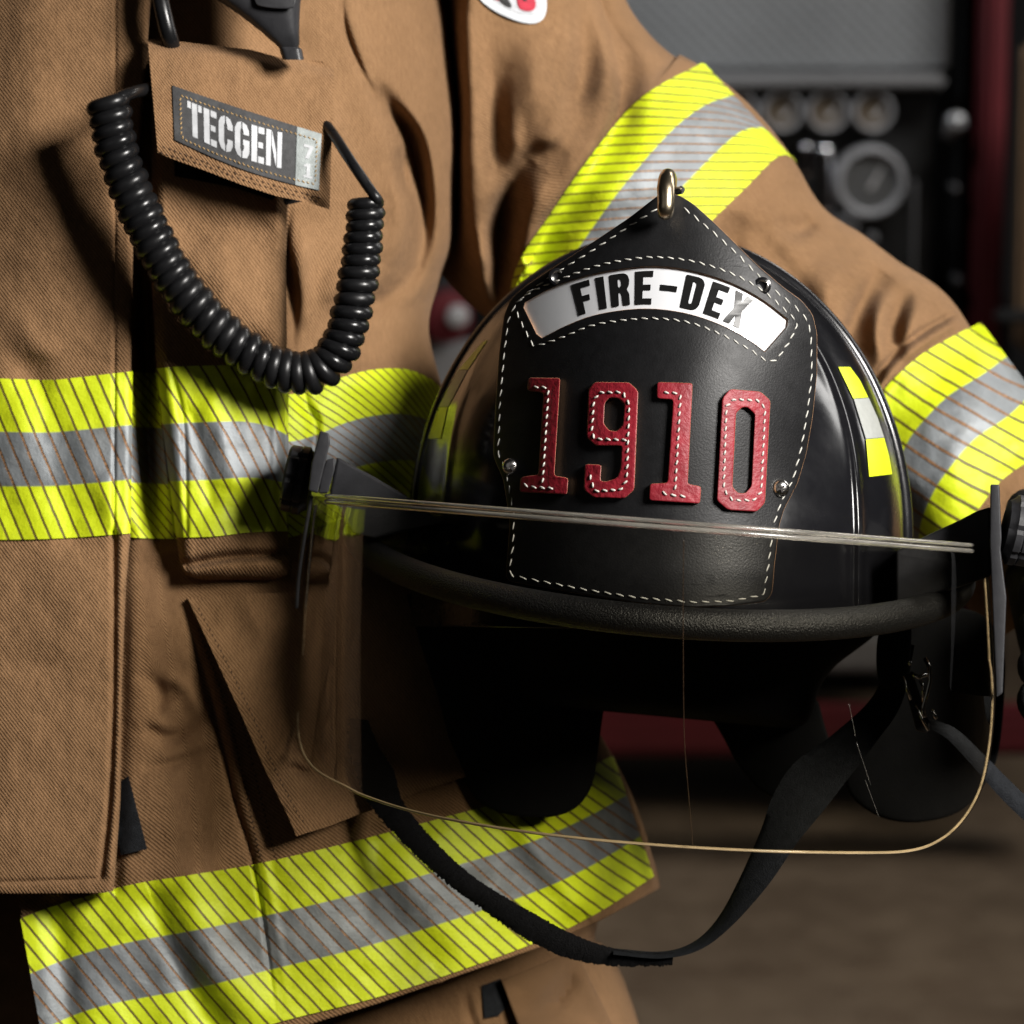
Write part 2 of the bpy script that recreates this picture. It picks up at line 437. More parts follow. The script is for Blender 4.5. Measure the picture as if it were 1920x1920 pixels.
def tube3(name, Q, r, mats, parent, ns=10, closed=False, label=None):
    """round tube through world points Q with radius r (scalar or array)"""
    Q = np.asarray(Q, float); n = len(Q); r = np.broadcast_to(np.asarray(r, float), (n,))
    T = np.gradient(Q, axis=0) if not closed else (np.roll(Q, -1, 0) - np.roll(Q, 1, 0))
    T /= np.linalg.norm(T, axis=1)[:, None] + 1e-12
    N = np.zeros_like(Q); ref = np.array([0, 0, 1.0]) if abs(T[0][2]) < .9 else np.array([1.0, 0, 0])
    v = ref - T[0] * ref.dot(T[0]); N[0] = v / np.linalg.norm(v)
    for i in range(1, n):
        v = N[i - 1] - T[i] * N[i - 1].dot(T[i]); N[i] = v / (np.linalg.norm(v) + 1e-12)
    B = np.cross(T, N); a = np.linspace(0, 2 * math.pi, ns, endpoint=False)
    V = Q[:, None] + r[:, None, None] * (N[:, None] * np.cos(a)[None, :, None] + B[:, None] * np.sin(a)[None, :, None])
    V = V.reshape(-1, 3); f = gridfaces(n, ns, 0, True)
    if closed:
        for j in range(ns): f.append([(n - 1) * ns + j, (n - 1) * ns + (j + 1) % ns, (j + 1) % ns, j])
    else:
        f.append(list(range(ns - 1, -1, -1))); f.append([(n - 1) * ns + j for j in range(ns)])
    if parent == 'raw': return V, f
    return mesh_from(name, V, f, mats, parent, None, True, None, label)

def join_raw(name, parts, mats, parent, smooth=True, label=None):
    V = []; Fs = []; off = 0
    for v, f in parts:
        V.append(v); Fs += [[i + off for i in q] for q in f]; off += len(v)
    return mesh_from(name, np.vstack(V), Fs, mats, parent, None, smooth, None, label)

def stitches(name, paths, Sf, mat, parent, dash=13, gap=7, r=2.3, lift=1.5, closed=False):
    parts = []
    for path in paths:
        p = np.asarray(path, float)
        L = np.r_[0, np.cumsum(np.linalg.norm(np.diff(p, axis=0), axis=1))]
        n = max(1, int(round(L[-1] / (dash + gap)))); per = L[-1] / n
        for k in range(n):
            s = (k + (np.linspace(.0, dash / (dash + gap), 6))) * per
            x = np.interp(s, L, p[:, 0]); y = np.interp(s, L, p[:, 1])
            tl = random.uniform(-1, 1) * 1.0
            dx, dy = x[-1] - x[0], y[-1] - y[0]; l = math.hypot(dx, dy) + 1e-6
            sh = np.linspace(-1, 1, 6) * (1.4 + tl * .5)
            x = x - dy / l * sh; y = y + dx / l * sh
            d0 = Sf(x, y); bow = np.array([-.6, .8, 1, 1, .8, -.6]) * lift
            parts.append(tube3('s', P(x, y, d0 - bow * d0 / F), np.array([.45, .95, 1, 1, .95, .5]) * r * 1.2 / F, None, 'raw', 6))
    return join_raw(name, parts, [mat], parent)

def bandmesh(name, top, bot, Sf, parent, period, slope, lift=.0010, ns=240, nt=40, u0=0.0, label=None, mats=('tape',), smoothp=True, edges=(None,), pair=False):
    """reflective band between two pixel edge lines, laid over surface Sf"""
    tp = cat(top, 300) if len(top) > 2 and smoothp else np.asarray(top, float)
    bp = cat(bot, 300) if len(bot) > 2 and smoothp else np.asarray(bot, float)
    s = np.linspace(0, 1, ns); A = at(tp, s); B = at(bp, s); t = np.linspace(0, 1, nt)
    if pair: A = cat(top, ns); B = cat(bot, ns)
    PX = A[:, None, 0] * (1 - t) + B[:, None, 0] * t; PY = A[:, None, 1] * (1 - t) + B[:, None, 1] * t
    D = Sf(PX, PY) - lift
    mid = (A + B) / 2; ul = np.r_[0, np.cumsum(np.linalg.norm(np.diff(mid, axis=0), axis=1))]
    h = np.linalg.norm(A - B, axis=1).mean()
    u = (u0 + ul[:, None] - slope * h * t[None, :]) / period
    uv = np.stack(np.broadcast_arrays(u, t[None, :]), -1)
    return slab(name, PX, PY, D, .0009, list(mats), parent, uv, label=label)

def box(name, x0, y0, x1, y1, Y, dep, mats, parent, bev=.006, label=None, extra=None):
    """bevelled block whose front fills the picture rectangle on the plane y = Y"""
    a = W(x0, y1, Y); b = W(x1, y0, Y)
    bm = bmesh.new(); bmesh.ops.create_cube(bm, size=1)
    for v in bm.verts:
        v.co = Vector(((a[0] + b[0]) / 2 + v.co.x * (b[0] - a[0]), Y + dep / 2 + v.co.y * dep, (a[2] + b[2]) / 2 + v.co.z * (b[2] - a[2])))
    if bev: bmesh.ops.bevel(bm, geom=bm.edges[:], offset=min(bev, (b[0] - a[0]) * .3, (b[2] - a[2]) * .3, dep * .3), segments=2, affect='EDGES')
    if extra: extra(bm)
    me = bpy.data.meshes.new(name); bm.to_mesh(me); bm.free()
    for m in mats: me.materials.append(M[m])
    o = link(name, me, parent)
    if label: o['label'] = label
    return o

def lathe(name, C, axis, prof, mats, parent, ns=40, label=None, raw=False):
    """profile of (along, radius) turned about axis at C"""
    ax = np.asarray(axis, float); ax /= np.linalg.norm(ax)
    ref = np.array([0, 0, 1.0]) if abs(ax[2]) < .9 else np.array([1.0, 0, 0])
    u = np.cross(ax, ref); u /= np.linalg.norm(u); v = np.cross(ax, u)
    a = np.linspace(0, 2 * math.pi, ns, endpoint=False)
    rows = [np.asarray(C) + ax * h + r * (np.cos(a)[:, None] * u + np.sin(a)[:, None] * v) for h, r in prof]
    V = np.vstack(rows); f = gridfaces(len(prof), ns, 0, True, True)
    f.append(list(range(ns))); f.append([(len(prof) - 1) * ns + j for j in range(ns - 1, -1, -1)])
    if raw: return V, f
    o = mesh_from(name, V, f, mats, parent, None, True, None, label)
    o.data.set_sharp_from_angle(angle=math.radians(40)); return o

exec_order = None
# ================================================================== PERSON
person = empty('person', P(500., 1000., 1.475), 'firefighter in a tan turnout coat with lime and silver bands, holding the black helmet', 'person')

DT = 1.475
torso_folds = Folds([
    # right-of-travel / left-of-travel widths in px, amplitude in m (+ away from viewer)
    ([(690, 150), (735, 205), (770, 260), (786, 330), (796, 400), (792, 470), (762, 532), (680, 572)], 20, 24, .040),
    ([(752, 270), (757, 325), (768, 380)], 9, 13, .016),
    ([(735, 300), (762, 400), (735, 500)], 34, 34, -.009),
    ([(720, 170), (790, 240), (818, 330), (822, 460)], 14, 14, -.008),
    ([(590, 590), (700, 575), (790, 590)], 26, 40, .008),
    ([(640, -20), (648, 50), (678, 130), (715, 205)], 5, 9, .0035),
    ([(655, -20), (668, 60), (700, 140)], 16, 16, -.003),
    ([(545, 380), (535, 460), (552, 560), (545, 680)], 9, 18, .007),
    ([(572, 420), (566, 520), (580, 640)], 16, 20, -.005),
    ([(600, 600), (640, 520), (690, 440)], 26, 26, -.006),
    ([(620, 660), (690, 610), (790, 600)], 22, 22, -.004),
    ([(600, 130), (620, 260), (610, 420)], 30, 30, -.006),
    ([(560, 700), (575, 760), (592, 800), (580, 900)], 10, 16, .005),
    ([(600, 690), (680, 705), (780, 690)], 30, 60, -.010),
    ([(440, 40), (520, 80), (600, 70)], 25, 30, .004),
    ([(268, 340), (272, 500), (276, 700), (282, 900), (300, 1040)], 18, 20, .028),
    ([(232, 1000), (228, 1300), (222, 1500), (214, 1660)], 14, 10, .004, 0),
    # lower body
    ([(345, 1140), (400, 1330), (440, 1500), (480, 1640), (520, 1920)], 4, 5, .0045),
    ([(362, 1150), (418, 1330), (460, 1500), (500, 1640), (545, 1920)], 10, 10, -.0022),
    ([(275, 1340), (285, 1370), (330, 1380), (390, 1330)], 12, 14, .004),
    ([(250, 1360), (290, 1350), (350, 1300)], 16, 16, -.0025),
    ([(262, 1440), (330, 1430), (420, 1395)], 10, 12, .003),
    ([(300, 1260), (345, 1290), (380, 1350)], 14, 14, -.003),
    ([(260, 1250), (300, 1300), (290, 1360)], 14, 18, .0035),
    ([(245, 1640), (330, 1600), (440, 1580)], 40, 30, .003),
    ([(640, 1590), (760, 1560), (860, 1500)], 40, 36, .006),
    # vertical softness in the hem band
    ([(360, 1660), (390, 1780), (470, 1900)], 40, 40, -.004, 0),
    ([(290, 1700), (330, 1800), (400, 1920)], 28, 22, .004, 0),
    ([(690, 1580), (720, 1680), (800, 1800)], 40, 34, .005, 0),
    ([(960, 1490), (1000, 1580), (1080, 1690)], 40, 30, -.007, 0),
    ([(1060, 1440), (1100, 1530), (1170, 1650)], 26, 26, .006, 0),
    ([(70, 1690), (105, 1740), (130, 1920)], 26, 26, .004, 0),
], [(150, 170, .006), (55, 60, .0012), (22, 22, .0004)])

# coat hem slopes with the wearer: the mesh below the hem line is trimmed to the edge of the coat
HEM = np.array([(-700, 1990), (60, 1990), (200, 1968), (560, 1925), (700, 1882), (1010, 1775), (1120, 1728), (1245, 1664), (1300, 1640)], float)
LFT = np.array([(-700, -400), (-700, 1200), (30, 1600), (36, 1700), (78, 1925), (90, 2050)], float)
hem_tube = Tube([(260, -260, 520, DT, .110), (260, -60, 560, DT, .118), (262, 200, 600, DT, .126), (262, 430, 592, DT, .130),
    (262, 520, 566, DT, .131), (262, 610, 542, DT, .132), (262, 720, 565, DT, .134), (270, 950, 620, DT, .137), (290, 1150, 700, DT, .142),
    (320, 1350, 790, DT, .147), (340, 1480, 840, DT, .150), (350, 1600, 872, DT, .152), (352, 1680, 888, DT, .152), (354, 1850, 900, DT, .153), (356, 2050, 910, DT, .153)], 700, 2.35, torso_folds, True)
torso = hem_tube
def S_body(X, Y): return torso.S(X, Y)

def body_mesh():
    """coat body: rows run from collar to the sloping hem, the columns round the whole torso"""
    s = torso; n = len(s.c); nfront, nback, rows = 520, 60, 560
    tf = np.sin(np.linspace(-math.pi / 2, math.pi / 2, nfront)); tb = np.sin(np.linspace(math.pi / 2, -math.pi / 2, nback))[1:-1]
    t = np.r_[tf, tb]; front = np.r_[np.ones(nfront), -np.ones(nback - 2)]
    r = np.linspace(0, 1, rows)
    top = -230.0
    xe = 352 + 890 * t
    hem = np.interp(xe, HEM[:, 0], HEM[:, 1])
    hem = np.where(front > 0, hem, np.interp(xe, [-600, 1250], [1990, 1664]) - 60 * np.sqrt(np.clip(1 - t * t, 0, 1)))
    Yg = top + r[:, None] * (hem - top)[None, :]
    yy = s.c[:, 1]
    cx = np.interp(Yg, yy, s.c[:, 0]); hw = np.interp(Yg, yy, s.hw); d0 = np.interp(Yg, yy, s.d0); hd = np.interp(Yg, yy, s.hd)
    Xg = cx + hw * t[None, :]
    D = d0 - hd * s.prof(t)[None, :] * front[None, :]
    w = np.clip((1 - np.abs(t)) * 6, 0, 1) * (front > 0)
    D = D + s.folds(Xg, Yg) * w[None, :]
    V = P(Xg, Yg, D)
    arc = np.r_[0, np.cumsum(np.linalg.norm(np.diff(V[rows // 2], axis=0), axis=1))]
    uv = np.stack(np.broadcast_arrays(arc[None, :], (Yg * 1.42 / F)), -1)
    f = gridfaces(rows, len(t), 0, True)
    f = np.array(f)
    keep = np.ones(len(f), bool)
    # open front: the flap side of the coat stops at its front edge above the trousers
    fx = Xg.ravel()[f].mean(1); fy = Yg.ravel()[f].mean(1); fr = np.repeat(((np.arange(len(t)) < nfront - 1))[None, :], rows - 1, 0).ravel()
    edge = np.interp(fy, LFT[:, 1], LFT[:, 0])
    keep &= ~(fr & (fx < edge) & (fy > 1560))
    f = f[keep].tolist()
    return mesh_from('jacket', V.reshape(-1, 3), [q[::-1] for q in f], ['tan'], person, uv.reshape(-1, 2), True)
jacket = body_mesh()
sol = jacket.modifiers.new('cloth_thickness', 'SOLIDIFY'); sol.thickness = .0022; sol.offset = -1

# storm flap over the zip (left in the picture)
FLAP_R = np.array([(284, -230), (283, 0), (268, 200), (250, 420), (246, 700), (245, 1000), (236, 1100), (228, 1300), (226, 1500), (216, 1640), (213, 1672)], float)
flap_folds = Folds([
    ([(80, -100), (60, 200), (70, 450)], 60, 60, -.003, 0),
    ([(-10, 640), (80, 690), (200, 650)], 30, 40, .003), ([(20, 560), (60, 640), (150, 720)], 30, 30, -.003),
    ([(217, -60), (216, 400), (214, 1000)], 3, 4, .0011, 0), ([(214, 1000), (213, 1300), (205, 1500), (190, 1640)], 5, 6, .0022, 0),
    ([(228, 1000), (226, 1300), (218, 1500), (205, 1640)], 7, 7, -.0012, 0),
    ([(-200, 1652), (0, 1653), (120, 1650), (190, 1647)], 4, 5, .0012, 0),
    ([(60, 700), (100, 820), (140, 1000)], 40, 36, .003, 0),
    ([(190, 880), (215, 1000)], 20, 20, -.002),
    ([(-40, 1240), (80, 1250), (200, 1235)], 30, 30, .0016),
], [(160, 190, .004), (50, 55, .0010), (20, 20, .0004)])
def S_flap(X, Y):
    r = np.interp(Y, FLAP_R[:, 1], FLAP_R[:, 0])
    e = np.clip((r - X) / 14.0, 0, 1)
    b = np.clip((1680 - Y) / 12.0, 0, 1)
    yy = torso.c[:, 1]; tt = (X - np.interp(Y, yy, torso.c[:, 0])) / np.interp(Y, yy, torso.hw)
    base = DT - np.interp(Y, yy, torso.hd) * torso.prof(tt)
    return base - .0105 - .003 * np.sqrt(e * (2 - e)) * np.sqrt(b * (2 - b)) + flap_folds(X, Y) - .004 * np.exp(-((Y - 1680) / 140.)**2)
def flap_mesh():
    v = np.linspace(-230, 1674, 700); s = np.linspace(0, 1, 260)
    R = np.interp(v, FLAP_R[:, 1], FLAP_R[:, 0])
    PX = -420 + (R + 420)[:, None] * s[None, :]; PY = np.repeat(v[:, None], 260, 1)
    cornr = np.clip((s - .97) / .03, 0, 1)[None, :] * np.clip((v - 1655) / 19, 0, 1)[:, None] * 4
    bow = np.where(PY > 1600, (PY - 1600) / 74 * 6 * (1 - s[None, :]), 0)
    PY = PY - cornr + bow * .6
    return slab('storm_flap', PX, PY, S_flap(PX, PY), .0085, ['tan'], person)
storm = flap_mesh()

# radio pocket, a box of cloth between the flap and the chest
PK_L = np.array([(286, 120), (284, 300), (283, 480), (290, 640), (305, 800), (325, 960), (340, 1080)], float)
PK_R = np.array([(560, 120), (545, 300), (536, 480), (538, 640), (534, 800), (536, 960), (548, 1085)], float)
pk_folds = Folds([
    ([(300, 440), (380, 420), (480, 440), (530, 420)], 40, 50, .004),
    ([(370, 450), (420, 560), (440, 640)], 50, 50, -.005),
    ([(320, 690), (345, 800), (350, 1000)], 5, 7, .0014, 0),
    ([(350, 1060), (430, 1045), (545, 1040)], 10, 9, .006, 0),
    ([(395, 760), (420, 830), (440, 900)], 22, 22, -.0022, 0), ([(360, 780), (380, 850), (395, 940)], 14, 16, .0016, 0),
    ([(480, 640), (500, 800), (500, 960)], 20, 24, .0025, 0),
], [(110, 130, .004), (40, 45, .0012), (18, 18, .0004)])
def S_pocket(X, Y):
    l = np.interp(Y, PK_L[:, 1], PK_L[:, 0]); r = np.interp(Y, PK_R[:, 1], PK_R[:, 0])
    e = np.clip(np.minimum(X - l, r - X) / 26.0, 0, 1); e = np.sqrt(e * (2 - e))
    b = np.clip((1088 - Y) / 30.0, 0, 1); b = np.sqrt(b * (2 - b))
    base = DT - .1355 - .008 * np.clip((Y - 200) / 1000, 0, 1) + .00003 * np.clip(X - 420, 0, 500)
    return base - .0135 * e * b + .002 + pk_folds(X, Y) * e * b
def pocket_mesh():
    v = np.linspace(120, 1088, 380); s = np.linspace(0, 1, 140)
    s = .5 - .5 * np.cos(s * math.pi) * (1 - .3 * np.sin(s * math.pi))
    L = np.interp(v, PK_L[:, 1], PK_L[:, 0]); R = np.interp(v, PK_R[:, 1], PK_R[:, 0])
    PX = L[:, None] + (R - L)[:, None] * s; PY = np.repeat(v[:, None], 140, 1)
    PY = PY - np.clip((v - 1040) / 48, 0, 1)[:, None] * 22 * (np.abs(s - .5)[None, :] * 2)**6
    return slab('radio_pocket', PX, PY, S_pocket(PX, PY), .034, ['tan'], person, sharp=False)
pocket = pocket_mesh()

# flap of the radio pocket
FQ = dict(tl=(277, 70), tr=(627, 118), br=(617, 394), bl=(288, 285))
def flap_pt(u, v):
    top = np.stack([np.interp(u, [0, .05, .3, .6, .85, .95, 1], [277, 292, 372, 470, 566, 608, 626]), np.interp(u, [0, .05, .3, .6, .78, .9, .95, 1], [76, 72, 82, 93, 112, 113, 116, 134])], -1)
    bot = np.stack([np.interp(u, [0, .1, .3, .5, .7, .85, 1], [296, 318, 380, 450, 520, 575, 618]), np.interp(u, [0, .1, .3, .5, .7, .85, 1], [286, 296, 318, 345, 368, 379, 393])], -1)
    return top * (1 - v[..., None]) + bot * v[..., None]
ff = Folds([([(560, 360), (590, 385), (610, 400)], 14, 14, .004), ([(310, 80), (450, 105), (600, 125)], 10, 10, -.001)], [(90, 80, .004), (22, 22, .0005)])
def S_pflap(X, Y):
    yb = np.interp(X, [290, 380, 450, 520, 618], [286, 318, 345, 368, 393]); yt = np.interp(X, [277, 372, 470, 566, 626], [72, 82, 93, 112, 125])
    v = np.clip((Y - yt) / (yb - yt), -.2, 1.2)
    return DT - .151 - .016 * np.sin(np.clip(v, 0, 1) * 1.75) + .006 * np.exp(-(v / .06)**2) + .00004 * np.clip(X - 450, 0, 300) + ff(X, Y)
uu, vv = np.meshgrid(np.linspace(0, 1, 150), np.linspace(0, 1, 120)); G = flap_pt(uu, vv)
pflap = slab('pocket_flap', G[..., 0], G[..., 1], S_pflap(G[..., 0], G[..., 1]), .006, ['tan_trim'], person)
stitches('flap_stitching', [cat([(305, 275), (390, 306), (460, 331), (530, 352), (606, 372)], 60), cat([(300, 286), (385, 311), (455, 337), (525, 358), (600, 379)], 60)], S_pflap, 'brown_thread', pflap, 6, 5, 1.3, .4)
# black closure strip under the flap
def S_v(X, Y): return S_pocket(X, Y)
plate('hook_strip', [np.array([(326, 300), (420, 322), (520, 352), (575, 376), (540, 384), (440, 352), (328, 330)])], S_v, 6, ['fuzz'], pflap, 0, 1, 30)

# name label on the flap
LQ = [(323, 160), (603, 251), (598, 357), (327, 262)]
def lab(u, v):
    u = np.asarray(u, float); v = np.asarray(v, float)
    x = (1 - v) * ((1 - u) * LQ[0][0] + u * LQ[1][0]) + v * ((1 - u) * LQ[3][0] + u * LQ[2][0])
    y = (1 - v) * ((1 - u) * LQ[0][1] + u * LQ[1][1]) + v * ((1 - u) * LQ[3][1] + u * LQ[2][1])
    y = y + 9 * np.sin(u * math.pi) * v + 2 * np.sin(u * math.pi)
    return np.stack([x, y], -1)
def quad(u0, v0, u1, v1, n=12):
    a = np.linspace(0, 1, n)[:-1]
    u = np.r_[u0 + (u1 - u0) * a, u1 + 0 * a, u1 + (u0 - u1) * a, u0 + 0 * a]; v = np.r_[v0 + 0 * a, v0 + (v1 - v0) * a, v1 + 0 * a, v1 + (v0 - v1) * a]
    return lab(u, v)
label = plate('name_label', [quad(0, 0, .832, 1)], S_pflap, 3, ['label_dark'], person, .5, .6, 22)
plate('silver_tab', [quad(.835, 0, 1, 1)], S_pflap, 3, ['label_silver'], label, .5, .6, 22)

def dens(lp, step):
    lp = np.asarray(lp, float); out = []
    for k in range(len(lp)):
        a, b = lp[k], lp[(k + 1) % len(lp)]; n = max(1, int(np.linalg.norm(b - a) / step))
        for t in range(n): out.append(a + (b - a) * t / n)
    return np.array(out)
B_ = .24
GL = {
 'F': (.54, [[(0, 0), (B_, 0), (B_, .38), (.47, .38), (.47, .56), (B_, .56), (B_, .81), (.54, .81), (.54, 1), (0, 1)]]),
 'I': (.24, [[(0, 0), (B_, 0), (B_, 1), (0, 1)]]),
 'R': (.60, [[(0, 0), (B_, 0), (B_, .42), (.30, .42), (.345, .36), (.375, 0), (.61, 0), (.585, .36), (.50, .49), (.575, .60), (.59, .78), (.54, .93), (.42, 1), (0, 1)], [(B_, .58), (.31, .58), (.355, .64), (.355, .77), (.31, .83), (B_, .83)]]),
 'E': (.54, [[(0, 0), (.54, 0), (.54, .18), (B_, .18), (B_, .42), (.48, .42), (.48, .59), (B_, .59), (B_, .82), (.53, .82), (.53, 1), (0, 1)]]),
 'D': (.60, [[(0, 0), (.40, 0), (.53, .05), (.60, .18), (.60, .82), (.53, .95), (.40, 1), (0, 1)], [(B_, .17), (.32, .17), (.36, .22), (.36, .78), (.32, .83), (B_, .83)]]),
 'X': (.62, [[(0, 0), (.235, 0), (.315, .30), (.385, 0), (.63, 0), (.455, .51), (.61, 1), (.38, 1), (.315, .74), (.245, 1), (.01, 1), (.17, .51)]]),
 '-': (.52, [[(0, .43), (.52, .43), (.52, .60), (0, .60)]]),
 # stencil alphabet for the name label
 't': (.60, [[(0, .80), (.15, .80), (.15, 1), (0, 1)], [(.19, 0), (.41, 0), (.41, 1), (.19, 1)], [(.45, .80), (.60, .80), (.60, 1), (.45, 1)]]),
 'e': (.54, [[(0, 0), (.24, 0), (.24, 1), (0, 1)], [(.29, 0), (.54, 0), (.54, .18), (.29, .18)], [(.29, .42), (.49, .42), (.49, .58), (.29, .58)], [(.29, .82), (.54, .82), (.54, 1), (.29, 1)]]),
 'c': (.60, [[(.27, 0), (.27, .17), (.23, .26), (.23, .74), (.27, .83), (.27, 1), (.10, .94), (0, .78), (0, .22), (.10, .06)], [(.32, 1), (.50, .94), (.60, .78), (.60, .64), (.37, .64), (.37, .74), (.32, .83)], [(.32, 0), (.50, .06), (.60, .22), (.60, .37), (.37, .37), (.37, .26), (.32, .17)]]),
 'g': (.62, [[(.27, 0), (.27, .17), (.23, .26), (.23, .74), (.27, .83), (.27, 1), (.10, .94), (0, .78), (0, .22), (.10, .06)], [(.32, 1), (.50, .94), (.60, .78), (.60, .66), (.37, .66), (.37, .74), (.32, .83)], [(.32, 0), (.52, .03), (.62, .18), (.62, .52), (.35, .52), (.35, .38), (.40, .34), (.38, .24), (.32, .17)]]),
 'n': (.66, [[(0, 0), (.20, 0), (.20, 1), (0, 1)], [(.235, 1), (.43, 0), (.43, 0), (.435, .02), (.43, .55), (.30, 1)], [(.47, 0), (.66, 0), (.66, 1), (.47, 1)], [(.24, .92), (.24, .50), (.40, .02), (.43, 0), (.43, .40)]]),
 '7': (.5, [[(0, .80), (.28, .80), (.08, 0), (.27, 0), (.5, .86), (.5, 1), (0, 1)]]),
 '1': (.5, [[(0, 0), (.5, 0), (.5, .16), (.36, .16), (.36, 1), (.18, 1), (0, .84), (0, .72), (.16, .78), (.16, .16), (0, .16)]]),
}
GL['n'] = (.66, [[(0, 0), (.20, 0), (.20, 1), (0, 1)], [(.235, 1), (.235, .60), (.43, 0), (.43, .40)], [(.47, 0), (.66, 0), (.66, 1), (.47, 1)]])
def text_loops(txt, mapf, gap, step=.08, widths=None):
    x = 0; res = []; tot = sum(GL[ch][0] for ch in txt) + gap * (len(txt) - 1)
    for ch in txt:
        w, lps = GL[ch]
        for lp in lps:
            q = dens(lp, step); res.append(mapf((x + q[:, 0]) / tot, q[:, 1]))
        x += w + gap
    return res
tl = text_loops('tecgen', lambda x, y: lab(.098 + x * .640, .78 - .60 * y + .03 * np.sin(x * 3.1)), .085)
plate('lettering', tl, S_pflap, 1.2, ['letter_grey'], label, 3.4, 0)
tl = text_loops('7', lambda x, y: lab(.885 + x * .065, .50 - .24 * y), 0) + text_loops('1', lambda x, y: lab(.89 + x * .06, .83 - .25 * y), 0)
plate('number_print', tl, S_pflap, 1.0, ['letter_grey'], label, 3.4, 0)
def S_lab(X, Y): return S_pflap(X, Y) - 3.4 * 1.4 / F
fr = np.vstack([lab(np.linspace(.965, .065, 40), .91 + 0 * np.linspace(0, 1, 40)), lab(np.array([.05, .05]), np.array([.84, .2])), lab(np.linspace(.06, .965, 40), .13 + 0 * np.linspace(0, 1, 40)), lab(np.array([.972, .972]), np.array([.2, .9]))])
stitches('label_stitching', [fr], S_lab, 'tan_thread', label, 5.5, 3.5, 1.3, .6)

# hand pocket panel, lower right, with the slanting open edge
hp_folds = Folds([([(500, 1440), (530, 1410), (600, 1450)], 16, 16, -.003), ([(545, 1430), (560, 1445), (590, 1450)], 8, 8, .003), ([(600, 1200), (700, 1330), (760, 1480)], 60, 60, .005, 0)], [(120, 120, .004), (22, 22, .0004)])
HP_L = np.array([(352, 1122), (400, 1225), (450, 1335), (500, 1450), (540, 1530), (556, 1568)], float)
def hp_grid():
    s = np.linspace(0, 1, 200); A = at(HP_L, s)
    B = at(np.array([(1000, 1080), (1060, 1260), (1080, 1390)], float), s)
    t = np.linspace(0, 1, 160)
    X = A[:, None, 0] * (1 - t) + B[:, None, 0] * t; Y = A[:, None, 1] * (1 - t) + B[:, None, 1] * t
    lo = np.interp(X, [556, 620, 690, 800, 960, 1080], [1570, 1548, 1520, 1480, 1428, 1385])
    Y = Y + (lo - Y) * sstep(.80, 1., s)[:, None] * sstep(0, .12, t)[None, :]
    return X, Y
hx, hy = hp_grid()
def S_hp(X, Y):
    l = np.interp(Y, HP_L[:, 1], HP_L[:, 0]); e = np.clip((X - l) / 60, 0, 1)
    return S_body(X, Y) - .003 - .012 * sstep(1120, 1330, Y) * np.exp(-np.clip(X - l, 0, None) / 260) - .002 + hp_folds(X, Y)
slab('hand_pocket', hx, hy, S_hp(hx, hy), .004, ['tan'], person)
stitches('pocket_stitching', [cat(np.array([(372, 1140), (418, 1228), (470, 1335), (520, 1450), (560, 1528), (575, 1545)]), 80)], S_hp, 'brown_thread', person.children[-1], 5, 6, 1.2, .3)
def S_b2(X, Y): return S_body(X, Y)
stitches('seam_stitching', [cat(np.array([(372, 1180), (425, 1330), (462, 1490), (492, 1625)]), 80), cat(np.array([(390, 1190), (447, 1330), (487, 1490), (520, 1625)]), 80)], S_b2, 'brown_thread', jacket, 4, 7, 1.5, .5)
# bar tack and black closure tab
plate('closure_tab', [np.array([(241, 1455), (276, 1592), (226, 1604), (200, 1480)])], S_body, 4, ['webbing'], person, 16, .6, 12)

# ---- trousers below the hem
tr_folds = Folds([([(560, 1860), (700, 1840), (850, 1800)], 20, 40, .006), ([(1080, 1800), (1060, 1860), (1000, 1920)], 14, 20, .008), ([(870, 1850), (880, 1900), (910, 1980)], 8, 8, .004), ([(1090, 1790), (1110, 1860), (1160, 1930)], 20, 14, -.006)], [(90, 100, .008), (22, 22, .0005)])
trousers = Tube([(380, 1540, 700, DT + .025, .10), (385, 1700, 735, DT + .025, .102), (385, 1800, 735, DT + .025, .103), (400, 1960, 795, DT + .025, .105), (410, 2200, 860, DT + .03, .11), (420, 2500, 870, DT + .04, .11)], 300, 2.3, tr_folds)
trm = trousers.mesh('trousers', ['tan'], person, 300, 40, 0, 1, 1)
plate('pocket_closure', [np.array([(903, 1848), (938, 1835), (965, 1870), (935, 1905), (908, 1910)])], trousers.S, 6, ['webbing'], trm, 0, 1, 20)
pf = [np.array([(940, 1838), (1078, 1782), (1150, 1925), (1170, 2060), (1030, 2060), (965, 1905)])]
plate('cargo_flap', pf, lambda X, Y: trousers.S(X, Y) - .004, 14, ['tan'], trm, 0, 3, 12)
